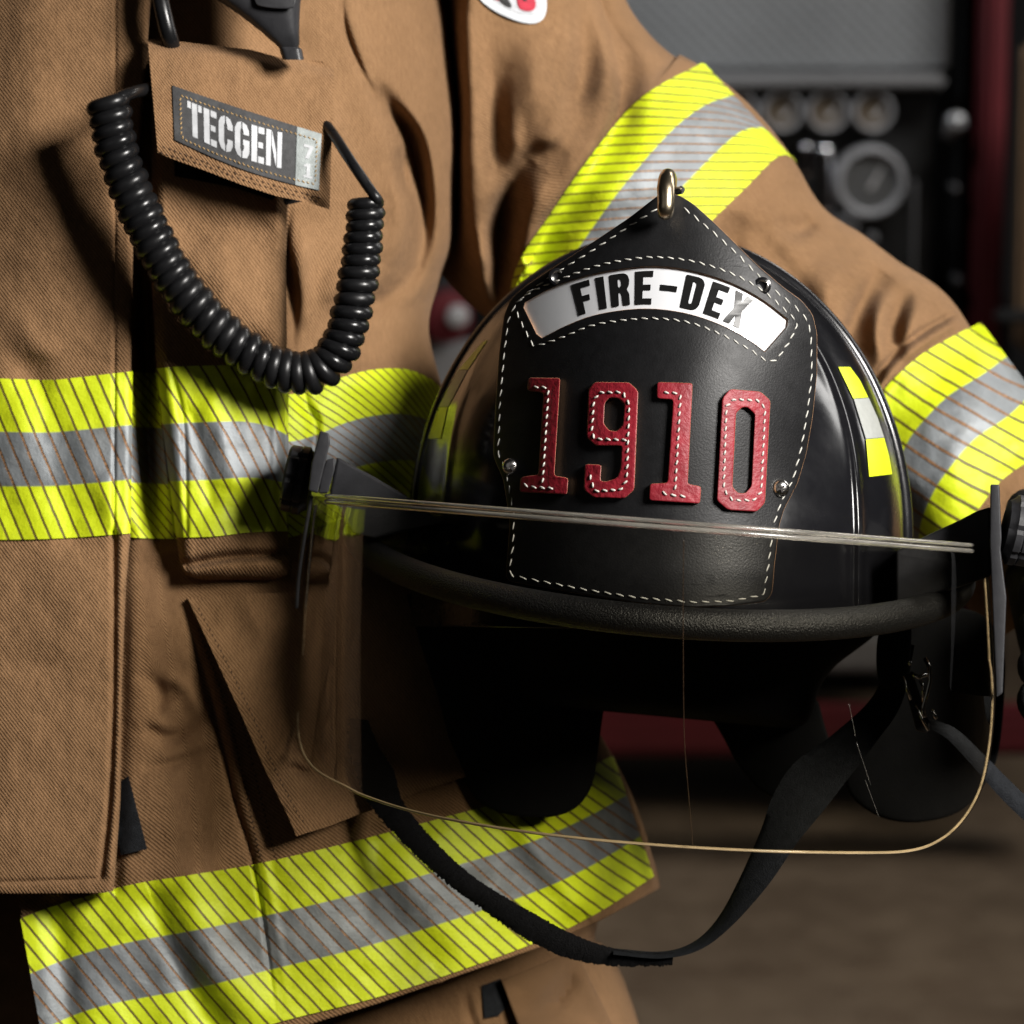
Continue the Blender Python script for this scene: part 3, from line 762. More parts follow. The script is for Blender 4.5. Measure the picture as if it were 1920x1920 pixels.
# ---- sleeve
sl_folds = Folds([
    ([(832, -120), (834, 60), (838, 220), (832, 380), (822, 480), (835, 570)], 26, 22, .040, 0),
    ([(880, -60), (872, 100), (880, 300), (900, 480)], 30, 30, -.009, 0),
    ([(918, 60), (930, 180), (934, 300), (926, 360)], 40, 22, .010),
    ([(955, 130), (960, 250), (968, 330)], 20, 24, -.006),
    ([(1085, -80), (1092, 40), (1096, 110), (1088, 170), (1060, 260)], 40, 22, .016),
    ([(1110, -60), (1150, 70), (1168, 160), (1152, 240), (1105, 320), (1040, 410), (1000, 480)], 44, 14, .015, 0),
    ([(1125, 40), (1130, 150), (1090, 250)], 30, 30, -.006),
    ([(1190, 60), (1215, 130), (1185, 230)], 34, 34, -.006),
    ([(955, 335), (985, 300), (1020, 284), (1070, 292)], 18, 28, .009),
    ([(1000, 300), (960, 350), (940, 420), (936, 490), (940, 640)], 34, 22, .022),
    ([(1030, 330), (990, 420), (985, 540)], 26, 26, -.009),
    ([(900, 420), (905, 500), (915, 600)], 16, 14, -.010),
    ([(1010, 40), (1000, 140), (1010, 240)], 40, 40, -.009),
    ([(1080, 180), (1040, 250), (985, 300)], 20, 30, -.007),
    # elbow
    ([(1470, 345), (1515, 366), (1560, 400)], 16, 10, .010),
    ([(1385, 395), (1372, 470), (1390, 560)], 26, 34, .010),
    ([(1668, 470), (1632, 540), (1604, 600), (1596, 650), (1622, 730)], 34, 20, .016),
    ([(1712, 530), (1682, 590), (1676, 640), (1690, 700)], 18, 26, .014),
    ([(1665, 540), (1646, 610), (1655, 700)], 18, 18, -.010),
    ([(1575, 480), (1545, 570), (1560, 660)], 34, 40, -.010),
    ([(1350, 400), (1450, 480), (1530, 600), (1560, 700)], 30, 46, .010),
    ([(1545, 400), (1500, 430), (1450, 425)], 16, 22, .010),
    ([(1600, 470), (1680, 510), (1740, 580)], 20, 26, -.006),
    ([(1450, 420), (1480, 500), (1500, 600)], 50, 50, -.007),
    ([(1730, 550), (1708, 610), (1668, 690)], 16, 18, -.006),
    ([(1815, 592), (1740, 636), (1690, 676), (1645, 735)], 11, 11, -.006, 0),
    ([(1795, 585), (1715, 632), (1662, 682), (1630, 730)], 7, 7, .006, 0),
], [(110, 110, .008), (45, 45, .0018), (20, 20, .0004)])
SD = .02
sleeve = Tube([
    (815, -330, 255, 1.50 + SD, .088), (868, -120, 256, 1.50 + SD, .088), (940, 125, 266, 1.495 + SD, .090), (1056, 318, 302, 1.49 + SD, .092), (1195, 410, 302, 1.49 + SD, .088),
    (1338, 532, 266, 1.495 + SD, .080), (1425, 590, 232, 1.493 + SD, .074), (1498, 636, 230, 1.49 + SD, .074), (1570, 680, 222, 1.485 + SD, .072), (1640, 722, 218, 1.475 + SD, .068), (1700, 772, 196, 1.465 + SD, .062), (1757, 822, 196, 1.455 + SD, .062), (1850, 935, 180, 1.44 + SD, .056), (1935, 1050, 150, 1.425 + SD, .050), (1985, 1120, 128, 1.415 + SD, .045)],
    600, 2.0, sl_folds)
slm = sleeve.mesh('sleeve', ['tan'], person, 360, 50, 0, 1, 1)

# ---- reflective bands
# waist band: across the storm flap, the pocket and the coat body
bandmesh('reflective_band', [(-420, 690), (-60, 707), (40, 711), (100, 712), (160, 706), (249, 696)], [(-420, 1010), (-60, 1012), (100, 1010), (245, 1000)], S_flap, person, 26.5, .42, .0012, 420, 60, 12)
bandmesh('reflective_band', [(291, 691), (340, 687), (440, 686), (500, 700), (541, 728)], [(326, 1008), (400, 1006), (470, 998), (541, 996)], S_pocket, person, 26, .52, .0012, 220, 80, 3)
bandmesh('reflective_band', [(215, 697), (300, 700), (400, 710), (520, 738), (590, 731), (640, 708), (700, 693), (760, 692), (803, 708), (828, 728)], [(215, 1005), (300, 1010), (520, 1010), (590, 990), (690, 958), (760, 948), (800, 950), (835, 962)], S_body, person, 17, .95, .0016, 360, 70, 0)
# hem band
bandmesh('reflective_band', [(38, 1722), (110, 1696), (240, 1660), (360, 1640), (470, 1622), (600, 1593), (720, 1563), (850, 1528), (960, 1498), (1060, 1460), (1150, 1416)],
         [(95, 2035), (200, 1990), (380, 1958), (540, 1912), (700, 1872), (850, 1824), (1010, 1765), (1120, 1712), (1226, 1643)], S_body, person, 25, .57, .0014, 520, 60, 0)
# upper arm and cuff
def band_uv(top, bot, **k): return bandmesh('reflective_band', top, bot, sleeve.S, person, **k)
band_uv([(1318, 116), (1298, 128), (1245, 155), (1183, 200), (1102, 300), (1033, 400), (969, 500), (950, 600)],
        [(1497, 307), (1484, 294), (1455, 296), (1400, 350), (1310, 440), (1230, 540), (1165, 640), (1140, 740)], period=23, slope=-.82, lift=.0016, ns=420, nt=70, u0=0, pair=True)
band_uv([(1840, 604), (1795, 626), (1732, 662), (1690, 697), (1656, 735), (1630, 800), (1620, 880)],
        [(1985, 800), (1935, 858), (1879, 900), (1834, 956), (1800, 1010), (1775, 1070), (1770, 1130)], period=31, slope=-.51, lift=.0016, ns=340, nt=70, u0=0, pair=True)

# shoulder patch
def ell(cx, cy, rx, ry, rot=0, n=48, pw=2.0):
    a = np.linspace(0, 2 * math.pi, n, endpoint=False); ca, sa = np.cos(a), np.sin(a)
    x = rx * np.sign(ca) * np.abs(ca)**(2 / pw); y = ry * np.sign(sa) * np.abs(sa)**(2 / pw); c, s = math.cos(rot), math.sin(rot)
    return np.stack([cx + x * c - y * s, cy + x * s + y * c], -1)
patch_out = chaikin([(880, -40), (885, -85), (950, -110), (1015, -70), (1028, 10), (1018, 42), (985, 46), (930, 25), (893, -5)], 3)
patch_in = chaikin([(896, -45), (902, -80), (950, -98), (1003, -62), (1013, 4), (1006, 28), (985, 30), (935, 10), (906, -12)], 3)
sp = plate('shoulder_patch', [patch_out], sleeve.S, 6, ['white_emb'], person, 3, 2, 14)
plate('patch_field', [patch_in], sleeve.S, 1.5, ['grey_emb'], sp, 8.5, .3, 14)
plate('patch_motif', [chaikin([(905, -30), (925, -12), (940, 4), (920, -4)], 2), chaikin([(968, -20), (990, -10), (1006, 0), (1003, 20), (985, 22), (970, 14)], 2)], sleeve.S, 1.5, ['red_emb'], sp, 10.5, .3, 10)
plate('patch_motif', [chaikin([(940, -24), (955, 2), (962, 16), (945, 8), (930, -6)], 2), chaikin([(975, -30), (996, -16), (986, 6), (978, -4)], 2)], sleeve.S, 1.5, ['black_emb'], sp, 12.5, .3, 10)

# gloved hand at the far side of the helmet, mostly past the right edge of the photograph
def skinned(name, pts, edges, radii, mats, parent, levels=2):
    me = bpy.data.meshes.new(name); me.from_pydata([tuple(p) for p in pts], edges, [])
    o = bpy.data.objects.new('tmp', me); COL.objects.link(o)
    sk = o.modifiers.new('s', 'SKIN'); me.skin_vertices or me.attributes
    for v, r in zip(me.skin_vertices[0].data, radii): v.radius = (r, r)
    me.skin_vertices[0].data[0].use_root = True
    ss = o.modifiers.new('d', 'SUBSURF'); ss.levels = levels
    dg = bpy.context.evaluated_depsgraph_get(); m2 = bpy.data.meshes.new_from_object(o.evaluated_get(dg))
    bpy.data.objects.remove(o)
    for m in mats: m2.materials.append(M[m])
    for p in m2.polygons: p.use_smooth = True
    m2.name = name
    return link(name, m2, parent)
hp = []; he = []; hr = []
def hv(px, py, d, r): hp.append(P(px, py, d)); hr.append(r); return len(hp) - 1
w0 = hv(1950., 1000., 1.40, .026); w1 = hv(1995., 1060., 1.385, .027); w2 = hv(2015., 1130., 1.365, .030); he += [(w0, w1), (w1, w2)]
for k, (fx, fy) in enumerate([(2040, 1080), (2035, 1150), (2030, 1220), (2025, 1285)]):
    a = hv(fx - 20., fy + 20., 1.340, .0125); b = hv(fx - 50., fy + 28., 1.312, .0115); c = hv(fx - 92., fy + 30. , 1.305, .0105); d = hv(fx - 118. + 8 * k, fy + 34., 1.318, .009)
    he += [(w2, a), (a, b), (b, c), (c, d)]
a = hv(1975., 1010., 1.355, .014); b = hv(1940., 965., 1.335, .0125); c = hv(1912., 950., 1.325, .011); he += [(w1, a), (a, b), (b, c)]
try: skinned('glove', hp, he, hr, ['glove'], person)
except Exception as ex: print('glove failed', ex)

# ================================================================== RADIO MICROPHONE
radio = empty('radio_microphone', P(480., 40., 1.33), 'black radio microphone with a coiled cord looping below the tan chest pocket', 'radio')
cp = cat([(203, 190), (212, 250), (228, 310), (255, 380), (290, 455), (330, 525), (385, 595), (445, 648), (505, 685), (560, 700), (605, 690), (638, 650), (658, 590), (672, 520), (682, 440), (687, 378)], 400)
cp = resample(cp, 2.0); nC = len(cp)
Sf0 = np.where(cp[:, 0] < 262, S_flap(cp[:, 0], cp[:, 1]), np.where(cp[:, 0] < 545, S_pocket(cp[:, 0], cp[:, 1]), S_body(cp[:, 0], cp[:, 1])))
dC = np.linspace(DT - .170, DT - .172, nC) + .004 * np.sin(np.linspace(0, 3, nC))
Lp = np.arange(nC) * 2.0
pitch = np.interp(Lp, [0, 700, 900, 1200], [24.5, 25.5, 23, 18]); ph = np.cumsum(2.0 / (pitch * (1 + .07 * np.sin(Lp / 61.) + .05 * np.sin(Lp / 23. + 2)))) * 2 * math.pi
Rp = np.interp(Lp, [0, 40, 700, 950, 1300], [27, 27, 27, 25, 22]); tr_ = np.interp(Lp, [0, 700, 950, 1300], [14.2, 14.2, 12.5, 10.2])
T2 = np.gradient(cp, axis=0); T2 /= np.linalg.norm(T2, axis=1)[:, None]; N2 = np.stack([T2[:, 1], -T2[:, 0]], -1)
# helix resampled finely
m = int(ph[-1] / (2 * math.pi) * 22); q = np.linspace(0, ph[-1], m)
I = lambda a: np.interp(q, ph, a)
rj = 1 + .05 * np.sin(q * .37) + .025 * np.sin(q * .113 + 1)
hx_ = I(cp[:, 0]) + I(N2[:, 0]) * I(Rp) * rj * np.cos(q); hy_ = I(cp[:, 1]) + I(N2[:, 1]) * I(Rp) * rj * np.cos(q); hd_ = I(dC) - I(Rp) * np.sin(q) * 1.38 / F
tube3('coiled_cord', P(hx_, hy_, hd_), I(tr_) * 1.38 / F, ['cord'], radio, 12)
e0 = (hx_[0], hy_[0], hd_[0]); e1 = (hx_[-1], hy_[-1], hd_[-1])
tube3('cord_end', P(*cat([e0, (225, 184, DT - .174), (248, 174, DT - .168), (285, 166, DT - .152), (330, 160, DT - .14)], 40).T), 11.5 * 1.38 / F, ['cord'], radio, 12)
tube3('cord_end', P(*cat([e1, (706, 372, DT - .178), (690, 350, DT - .177), (655, 298, DT - .172), (622, 248, DT - .158), (590, 210, DT - .145)], 40).T), 9.5 * 1.38 / F, ['cord'], radio, 12)
tube3('cord_lead', P(*cat([(285, -120, DT - .14), (298, -20, DT - .15), (310, 40, DT - .152), (322, 85, DT - .148), (332, 130, DT - .135)], 40).T), 15 * 1.4 / F, ['cord'], radio, 14)
# microphone body: lofted rounded sections
secs = [(-170, 380, 590, .030), (-60, 384, 575, .028), (-10, 392, 566, .027), (8, 420, 563, .025), (30, 452, 562, .022), (60, 490, 561, .018), (82, 515, 562, .014), (88, 521, 560, .012), (92, 524, 566, .013), (112, 530, 570, .012)]
rows = []
for y, a_, b_, h in secs:
    an = np.linspace(0, 2 * math.pi, 40, endpoint=False); ca, sa = np.cos(an), np.sin(an)
    x = (a_ + b_) / 2 + (b_ - a_) / 2 * np.sign(ca) * np.abs(ca)**.55; d = DT - .158 - h / 2 * np.sign(sa) * np.abs(sa)**.55
    rows.append(P(x, y + 10 * ca * 0 + 0 * x, d))
V = np.vstack(rows); f = gridfaces(len(rows), 40, 0, True, False); f.append(list(range(39, -1, -1))); f.append([(len(rows) - 1) * 40 + j for j in range(40)])
mb = mesh_from('microphone_body', V, f, ['plastic'], radio); mb.data.set_sharp_from_angle(angle=math.radians(30))
mp_ = plate('speaker_panel', [chaikin([(470, -90), (556, -90), (556, 8), (548, 18), (490, 14), (474, 4)], 2)], lambda X, Y: 0 * X + DT - .1715, 6, ['plastic'], radio, 0, 2)

# ================================================================== HELMET
YAW = .00003
helmet = empty('fire_helmet', P(1240., 1150., 1.32), 'black fire helmet with leather front, red numbers and clear face shield, under the arm', 'helmet')

dome_folds = Folds([
    ([(1500, 590), (1560, 700), (1598, 820), (1612, 960), (1612, 1150)], 9, 9, -.0042, 0),
    ([(1535, 640), (1590, 760), (1640, 900), (1650, 1000), (1650, 1160)], 22, 22, .0022, 0),
    ([(940, 600), (885, 700), (848, 800), (830, 940), (825, 1100)], 9, 9, -.0042, 0),
    ([(905, 640), (860, 740), (822, 860), (800, 1000)], 20, 20, .0022, 0)])
def dome_keys():
    k = []
    for y in np.r_[np.linspace(441, 520, 8), np.linspace(545, 1000, 10), 1060, 1120, 1180]:
        q = math.sqrt(max(0.0004, 1 - ((1000 - min(y, 1000)) / 560)**2)); dy = 1000 - y
        k.append((1236 + .012 * dy, y, 458 * q + (0 if y <= 1000 else (y - 1000) * .04), 1.325 + .02 * max(0, dy) / 560, .110 * q))
    return k
dome = Tube(dome_keys(), 500, 2.0, dome_folds)
shell = dome.mesh('shell', ['gloss_black'], helmet, 300, 80, 0, 1, 1)
# raised trim behind the crown
a = np.linspace(math.radians(-8), math.radians(188), 160)
rx = 1238 + 458 * np.cos(a) + 0.0; ry = 1005 - 556 * np.sin(a); rr_ = math.radians(.6)
tx = 1238 + (rx - 1238) * math.cos(rr_) - (ry - 1005) * math.sin(rr_); ty = 1005 + (rx - 1238) * math.sin(rr_) + (ry - 1005) * math.cos(rr_)
tube3('rear_trim', P(tx, ty, 1.338 + 0 * tx), 16 * 1.33 / F, ['gloss_black'], helmet, 14)
# stickers on the shell
def sticker(pts, mat, label): plate('reflective_sticker', [dens(pts, 20)], dome.S, 2.0, [mat], helmet, 3.0, .3, 3.5, label)
sticker([(1572, 688), (1594, 688), (1612, 712), (1628, 745), (1600, 747)], 'lime_sticker', 'lime yellow reflective sticker on the helmet shell')
sticker([(1601, 748), (1629, 746), (1646, 784), (1658, 820), (1624, 823)], 'grey_sticker', 'silver grey reflective sticker on the helmet shell')
sticker([(1624, 824), (1658, 821), (1667, 855), (1673, 889), (1630, 894)], 'lime_sticker', 'lime yellow reflective sticker on the helmet shell')
sticker([(905, 641), (914, 637), (877, 693), (860, 693)], 'lime_sticker', 'lime yellow reflective sticker on the helmet shell')
sticker([(859, 694), (876, 694), (840, 762), (822, 763)], 'grey_sticker', 'silver grey reflective sticker on the helmet shell')
sticker([(821, 764), (839, 763), (826, 822), (802, 823)], 'lime_sticker', 'lime yellow reflective sticker on the helmet shell')

# brim and rolled rim
def rim(phi, rad=1.0):
    s, c = np.sin(phi), np.cos(phi)
    x = 1236 + 566 * rad * s; y = 1045 + 46 * s * rad + np.where(c > 0, 120, 40) * c * rad + 40 * (1 - rad)
    d = 1.325 - np.where(c > 0, .150, .105) * c * rad
    return x, y, d
ph_ = np.linspace(0, 2 * math.pi, 240, endpoint=False)
tube3('brim_rim', P(*rim(ph_)), 30 * 1.2 / F, ['rim_rubber'], helmet, 20, True)
rads = np.linspace(.66, .985, 14); rows = []
for r_ in rads: rows.append(P(*rim(ph_, r_)))
for r_ in rads[::-1]:
    x, y, d = rim(ph_, r_); rows.append(P(x, y + 12, d + .001))
V = np.vstack(rows); f = gridfaces(len(rows), len(ph_), 0, True, True)
n_ = len(ph_)
for j in range(n_): f.append([(len(rows) - 1) * n_ + j, (len(rows) - 1) * n_ + (j + 1) % n_, (j + 1) % n_, j])
mesh_from('brim', V, f, ['gloss_black'], helmet)

# inner liner and hanging flaps (dark, below the brim)
liner = Tube([(1240, 1120, 470, 1.365, .074), (1238, 1170, 400, 1.365, .072), (1234, 1220, 335, 1.365, .068), (1230, 1270, 306, 1.365, .062), (1226, 1320, 296, 1.365, .056), (1224, 1342, 270, 1.365, .04)], 200, 2.4)
liner.mesh('liner', ['black_cloth'], helmet, 100, 60)
def cloth_piece(name, poly, d, mat, thick=26, curve=.0, tilt=0.0, label=None):
    cx = np.mean([p[0] for p in poly])
    return plate(name, [chaikin(poly, 3)], lambda X, Y: d + curve * ((X - cx) / 150.)**2 + tilt * (Y - 1300) / 300., thick, [mat], helmet, 0, 7, 40, label)
cloth_piece('ear_flap', [(640, 1100), (1140, 1130), (1142, 1260), (1122, 1400), (1112, 1480), (1070, 1528), (990, 1536), (900, 1515), (862, 1450), (760, 1330), (660, 1240)], 1.335, 'black_cloth', 26, .012)
cloth_piece('ear_flap', [(1640, 1150), (1890, 1130), (1880, 1400), (1850, 1470), (1800, 1530), (1690, 1548), (1610, 1515), (1575, 1460), (1620, 1400), (1655, 1330)], 1.375, 'black_cloth', 26, .01)
cloth_piece('liner_strap', [(1310, 1310), (1530, 1290), (1545, 1360), (1568, 1420), (1520, 1500), (1440, 1500), (1385, 1440), (1350, 1370)], 1.375, 'black_cloth', 18)
cloth_piece('buckle_strap', [(1648, 1160), (1710, 1150), (1708, 1230), (1702, 1270), (1660, 1300), (1640, 1260)], 1.30, 'webbing', 16)

# leather front
LX0 = 1232.0
def S_lea(X, Y):
    ax = X - (LX0 + .08 * (950 - Y))
    return 1.1795 + 0.002 * (1110 - Y) / 740. + .0235 * np.clip((1110 - Y) / 740., -.2, 2)**2 + .034 * (ax / 300.)**2 + .0016 * np.sin(Y / 90. + X / 140.)
FRONT = [(1234, 366), (1253, 362), (1274, 366), (1300, 382), (1340, 418), (1420, 497), (1468, 538), (1505, 565), (1524, 590), (1532, 625), (1532, 700), (1524, 780), (1512, 850), (1496, 905), (1470, 955), (1461, 985), (1452, 1060), (1448, 1112), (1436, 1128), (1370, 1136), (1300, 1139), (1200, 1131), (1100, 1116), (1010, 1100), (955, 1090), (948, 1080), (953, 1020), (956, 980), (944, 900), (926, 858), (925, 845), (929, 760), (936, 660), (945, 590), (958, 560), (985, 536), (1040, 500), (1110, 455), (1180, 408)]
fo = roundc(FRONT, 10, 4)
ARC_O = cat([(979, 570), (1040, 538), (1110, 515), (1180, 503), (1236, 500), (1300, 509), (1370, 531), (1430, 563), (1482, 603)], 80)
ARC_I = cat([(1011, 636), (1060, 611), (1110, 592), (1170, 581), (1228, 579), (1290, 588), (1350, 608), (1400, 634), (1438, 662)], 80)
hole = np.vstack([roundc(np.array([ARC_O[0]]), 1) if False else ARC_O, ARC_I[::-1]])
hole = np.vstack([ARC_O[1:-1], [ARC_O[-1] * .85 + ARC_O[-2] * .0 + ARC_I[-1] * .15], ARC_I[::-1][1:-1], [ARC_I[0] * .85 + ARC_O[0] * .15], [ARC_O[0] * .9 + ARC_I[0] * .1]])
front = plate('front_shield', [fo, hole], S_lea, 17, ['leather', 'leather_edge'], helmet, 0, 2.6, 22)
back_poly = [(ARC_O[0] + np.array([-14, -6])).tolist()] + (ARC_O[4:-4:4] + np.array([0, -14])).tolist() + [(ARC_O[-1] + np.array([14, 0])).tolist()] + [(ARC_I[-1] + np.array([0, 14])).tolist()] + (ARC_I[::-1][4:-4:4] + np.array([0, 12])).tolist() + [(ARC_I[0] + np.array([-4, 12])).tolist()]
panel = plate('name_panel', [np.array(back_poly)], S_lea, 5, ['white_panel'], helmet, 4, .4, 22)
def arcmap(x, y):
    # letters sit between the two arcs; x along, y up
    s = .185 + x * .668
    O = at(ARC_O, s); I2 = at(ARC_I, .15 + (s - .15) * 1.0)
    v = (.10 + .80 * y)[:, None]
    return I2 * (1 - v) + O * v
tl = []
xs = 0; txt = 'FIRE-DEX'; gaps = [.19, .17, .17, .24, .20, .20, .16]
tot = sum(GL[c][0] for c in txt) + sum(gaps)
for k, ch in enumerate(txt):
    w, lps = GL[ch]
    for lp in lps:
        lp2 = roundc(lp, .05, 3) if ch in 'RD' else lp
        q_ = dens(lp2, .07); tl.append(arcmap((xs + q_[:, 0]) / tot, q_[:, 1]))
    xs += w + (gaps[k] if k < len(gaps) else 0)
plate('lettering', tl, S_lea, 1.2, ['letter_black'], panel, 9.3, 0)

# red leather numbers
def Z1(L): return np.array([(500 + x * .375, 600 + y * .375) for x, y in L])
def Z2(L): return np.array([(1200 + x * .375, 600 + y * .375) for x, y in L])
one_a = Z1([(1308, 288), (1468, 290), (1438, 778), (1508, 790), (1502, 873), (1265, 860), (1268, 788), (1312, 778), (1358, 775), (1384, 364), (1302, 352)])
nine_o = Z1([(1640, 310), (1812, 312), (1858, 355), (1838, 848), (1790, 892), (1636, 888), (1585, 848), (1592, 720), (1674, 724), (1668, 806), (1700, 808), (1752, 790), (1770, 745), (1776, 628), (1645, 628), (1600, 586), (1610, 345)])
nine_i = Z1([(1712, 388), (1760, 390), (1790, 420), (1782, 525), (1750, 558), (1712, 552), (1685, 520), (1690, 415)])
one_b = Z2([(85, 310), (263, 316), (238, 820), (306, 832), (300, 918), (45, 902), (50, 818), (138, 815), (166, 398), (85, 392)])
zero_o = Z2([(450, 345), (602, 358), (652, 402), (625, 915), (585, 958), (440, 950), (385, 903), (412, 390)])
zero_i = Z2([(512, 435), (540, 437), (575, 470), (558, 830), (528, 866), (490, 866), (462, 835), (480, 465)])
def S_num(X, Y): return S_lea(X, Y) - 17 * 1.2 / F
for nm, loops, st in [
    ('first digit one in red leather', [one_a], [Z1([(1335, 335), (1395, 337), (1408, 350), (1404, 420), (1378, 830)]), Z1([(1285, 820), (1310, 834), (1448, 843)])]),
    ('digit nine in red leather', [nine_o, nine_i], [Z1([(1800, 600), (1640, 594), (1625, 560), (1635, 400), (1665, 362), (1780, 360), (1812, 420), (1800, 800), (1770, 848), (1640, 855), (1610, 760)])]),
    ('second digit one in red leather', [one_b], [Z2([(120, 362), (190, 366), (202, 380), (198, 450), (175, 865)]), Z2([(112, 858), (130, 872), (245, 884)])]),
    ('digit zero in red leather', [zero_o, zero_i], [Z2([(465, 902), (430, 865), (418, 820), (432, 430), (470, 396), (590, 402), (625, 440), (605, 860), (570, 900), (465, 902)])])]:
    lp = [roundc(loops[0], 5, 3)] + [roundc(l, 4, 3) for l in loops[1:]]
    o = plate('number', lp, S_num, 14, ['red_leather', 'leather_edge'], front, 0, 2.4, 30, nm)
    S_top = lambda X, Y: S_num(X, Y) - 14 * 1.2 / F
    st_parts = [resample(s_, 2.0) for s_ in st]
    # thread is sewn through the number: same piece of the front, its own mesh beside it
    stitches('number_stitching', st_parts, S_top, 'white_thread', front, 9, 6, 2.0, 1.1)
# long white stitching
def S_ft(X, Y): return S_lea(X, Y) - 17 * 1.2 / F
edge_path = [(1232, 391), (1180, 424), (1110, 470), (1040, 513), (985, 552), (966, 572), (953, 600), (945, 665), (937, 760), (934, 850), (950, 890), (963, 960), (962, 1020), (955, 1072), (962, 1080), (1100, 1106), (1200, 1121), (1300, 1129), (1370, 1127), (1432, 1115), (1440, 1060), (1450, 985), (1463, 945), (1488, 895), (1502, 840), (1514, 770), (1522, 700), (1520, 625), (1512, 598), (1490, 574), (1440, 535), (1380, 474), (1340, 438), (1290, 396), (1275, 386)]
stitches('stitching', [resample(edge_path, 2.0)], S_ft, 'white_thread', front, 15, 8, 1.5, 1.0)
inn = [tuple(p) for p in cat([(968, 568), (1000, 545), (1060, 520), (1120, 498), (1180, 486), (1232, 482), (1300, 490), (1370, 512), (1430, 545), (1490, 598)], 60)] + [(1494, 612), (1480, 640), (1456, 675), (1440, 678)] + [tuple(p) for p in cat([(1436, 676), (1400, 652), (1350, 626), (1290, 604), (1228, 597), (1170, 600), (1110, 610), (1060, 630), (1012, 647), (1000, 648)], 60)] + [(995, 640), (975, 600), (966, 578)]
stitches('stitching', [resample(inn, 2.0)], S_ft, 'white_thread', front, 13, 7, 1.5, 1.0)

# fixings on the leather
def screw(px, py, r):
    d = float(S_lea(np.array([px]), np.array([py]))[0]) - 17 * 1.2 / F; R = r * 1.2 / F
    C = P(float(px), float(py), d); ax = -(FA + XA * .0)
    o = lathe('screw', C, ax, [(-.001, R), (R * .12, R), (R * .45, R * .88), (R * .68, R * .6), (R * .78, R * .3), (R * .80, R * .05)], ['steel'], front, 32)
    for ang in (.5, .5 + math.pi / 2):
        u = XA * math.cos(ang) + UA * math.sin(ang); w_ = -XA * math.sin(ang) + UA * math.cos(ang); top = C + ax * R * .80
        b = [top + u * sx * R * .5 + w_ * sy * R * .11 + ax * sz * R * .06 for sx in (-1, 1) for sy in (-1, 1) for sz in (-1, 1)]
        mesh_from('screw_slot', b, [[0, 1, 3, 2], [4, 6, 7, 5], [0, 4, 5, 1], [2, 3, 7, 6], [0, 2, 6, 4], [1, 5, 7, 3]], ['dark_edge'], front, smooth=False)
screw(958.5, 875, 17); screw(1462.5, 915, 17.5)
for gx, gy in ((1045, 519), (1429, 536)):
    d = float(S_lea(np.array([gx]), np.array([gy]))[0]) - 17 * 1.2 / F
    an = np.linspace(0, 2 * math.pi, 40, endpoint=False)
    tube3('grommet', P(gx + 10.5 * np.cos(an), gy + 11 * np.sin(an), d - .0004 + 0 * an), 2.6 * 1.2 / F, ['steel'], front, 10, True)
    lathe('grommet_washer', P(float(gx), float(gy), d + .0004), -FA, [(-.001, 17 * 1.2 / F), (.0008, 16.5 * 1.2 / F), (.0012, 12 * 1.2 / F), (.0006, 6 * 1.2 / F)], ['gloss_black'], front, 32)
# brass holder at the peak
hold = cat([(1256, 352, 1.246), (1256, 338, 1.230), (1253, 331, 1.210), (1251, 334, 1.198), (1249, 350, 1.193), (1249, 375, 1.191), (1248, 395, 1.191), (1247, 404, 1.196)], 60)
rads_ = np.interp(np.linspace(0, 1, 60), [0, .3, .6, .9, 1], [13, 15, 17, 15, 8]) * 1.2 / F
tube3('brass_holder', P(*hold.T), rads_, ['brass'], helmet, 20)
lathe('holder_screw', P(1274., 357., 1.228), np.array([.6, -.7, .2]), [(-.004, 7 * 1.2 / F), (.001, 8 * 1.2 / F), (.002, 5 * 1.2 / F)], ['steel'], helmet, 20)

# ---- face shield
PHI = np.linspace(math.radians(-96), math.radians(96), 260)
yb_t = np.array([(-96, 1250), (-90, 1330), (-82, 1392), (-72, 1438), (-60, 1472), (-53, 1492), (-40, 1524), (-20, 1560), (0, 1583), (20, 1596), (40, 1599), (50, 1594), (58, 1572), (66, 1530), (74, 1470), (81, 1390), (88, 1310), (96, 1230)], float)
yb_t = cat(yb_t, 600)
yb_t[:, 1] = np.convolve(np.pad(yb_t[:, 1], 15, 'edge'), np.ones(31) / 31, 'valid')
def visor_xy(phi, t):
    s, c = np.sin(phi), np.cos(phi)
    yt = 978 + 48 * s
    ybm = np.interp(np.degrees(phi), yb_t[:, 0], yb_t[:, 1])
    full = 1592 + 50 * s
    y = yt + (ybm - yt) * t
    k = (y - yt) / (full - yt)
    x = 1217 - 8 * k + (626 + 40 * np.sqrt(np.clip(k, 0, 1))) * s
    d = 1.285 - .148 * c + .026 * k
    return x, y, d
tt_ = np.linspace(0, 1, 60)
PHg, Tg = np.meshgrid(PHI, tt_)
vx, vy, vd = visor_xy(PHg, Tg)
cxv = 1213.
# thickness: inner sheet pulled towards the helmet axis
ctr = P(np.full(vx.shape, cxv), vy, 1.285 + 0 * vx)
A = P(vx, vy, vd); Nn = ctr - A; Nn /= np.linalg.norm(Nn, axis=-1)[..., None]; B = A + Nn * .0024
nu, nv = vx.shape; n_ = nu * nv
vis = mesh_from('visor', A.reshape(-1, 3), gridfaces(nu, nv, 0), ['visor'], helmet)
loop = [j for j in range(nv)] + [i * nv + nv - 1 for i in range(1, nu)] + [(nu - 1) * nv + j for j in range(nv - 2, -1, -1)] + [i * nv for i in range(nu - 2, 0, -1)]
AA = A.reshape(-1, 3)[loop]; BB = B.reshape(-1, 3)[loop]
bot = [k for k, l in enumerate(loop) if l // nv == nu - 1 or ((l % nv in (0, nv - 1)) and l // nv > 2)]
k0, k1 = min(bot), max(bot)
seq = list(range(k0, k1 + 1))
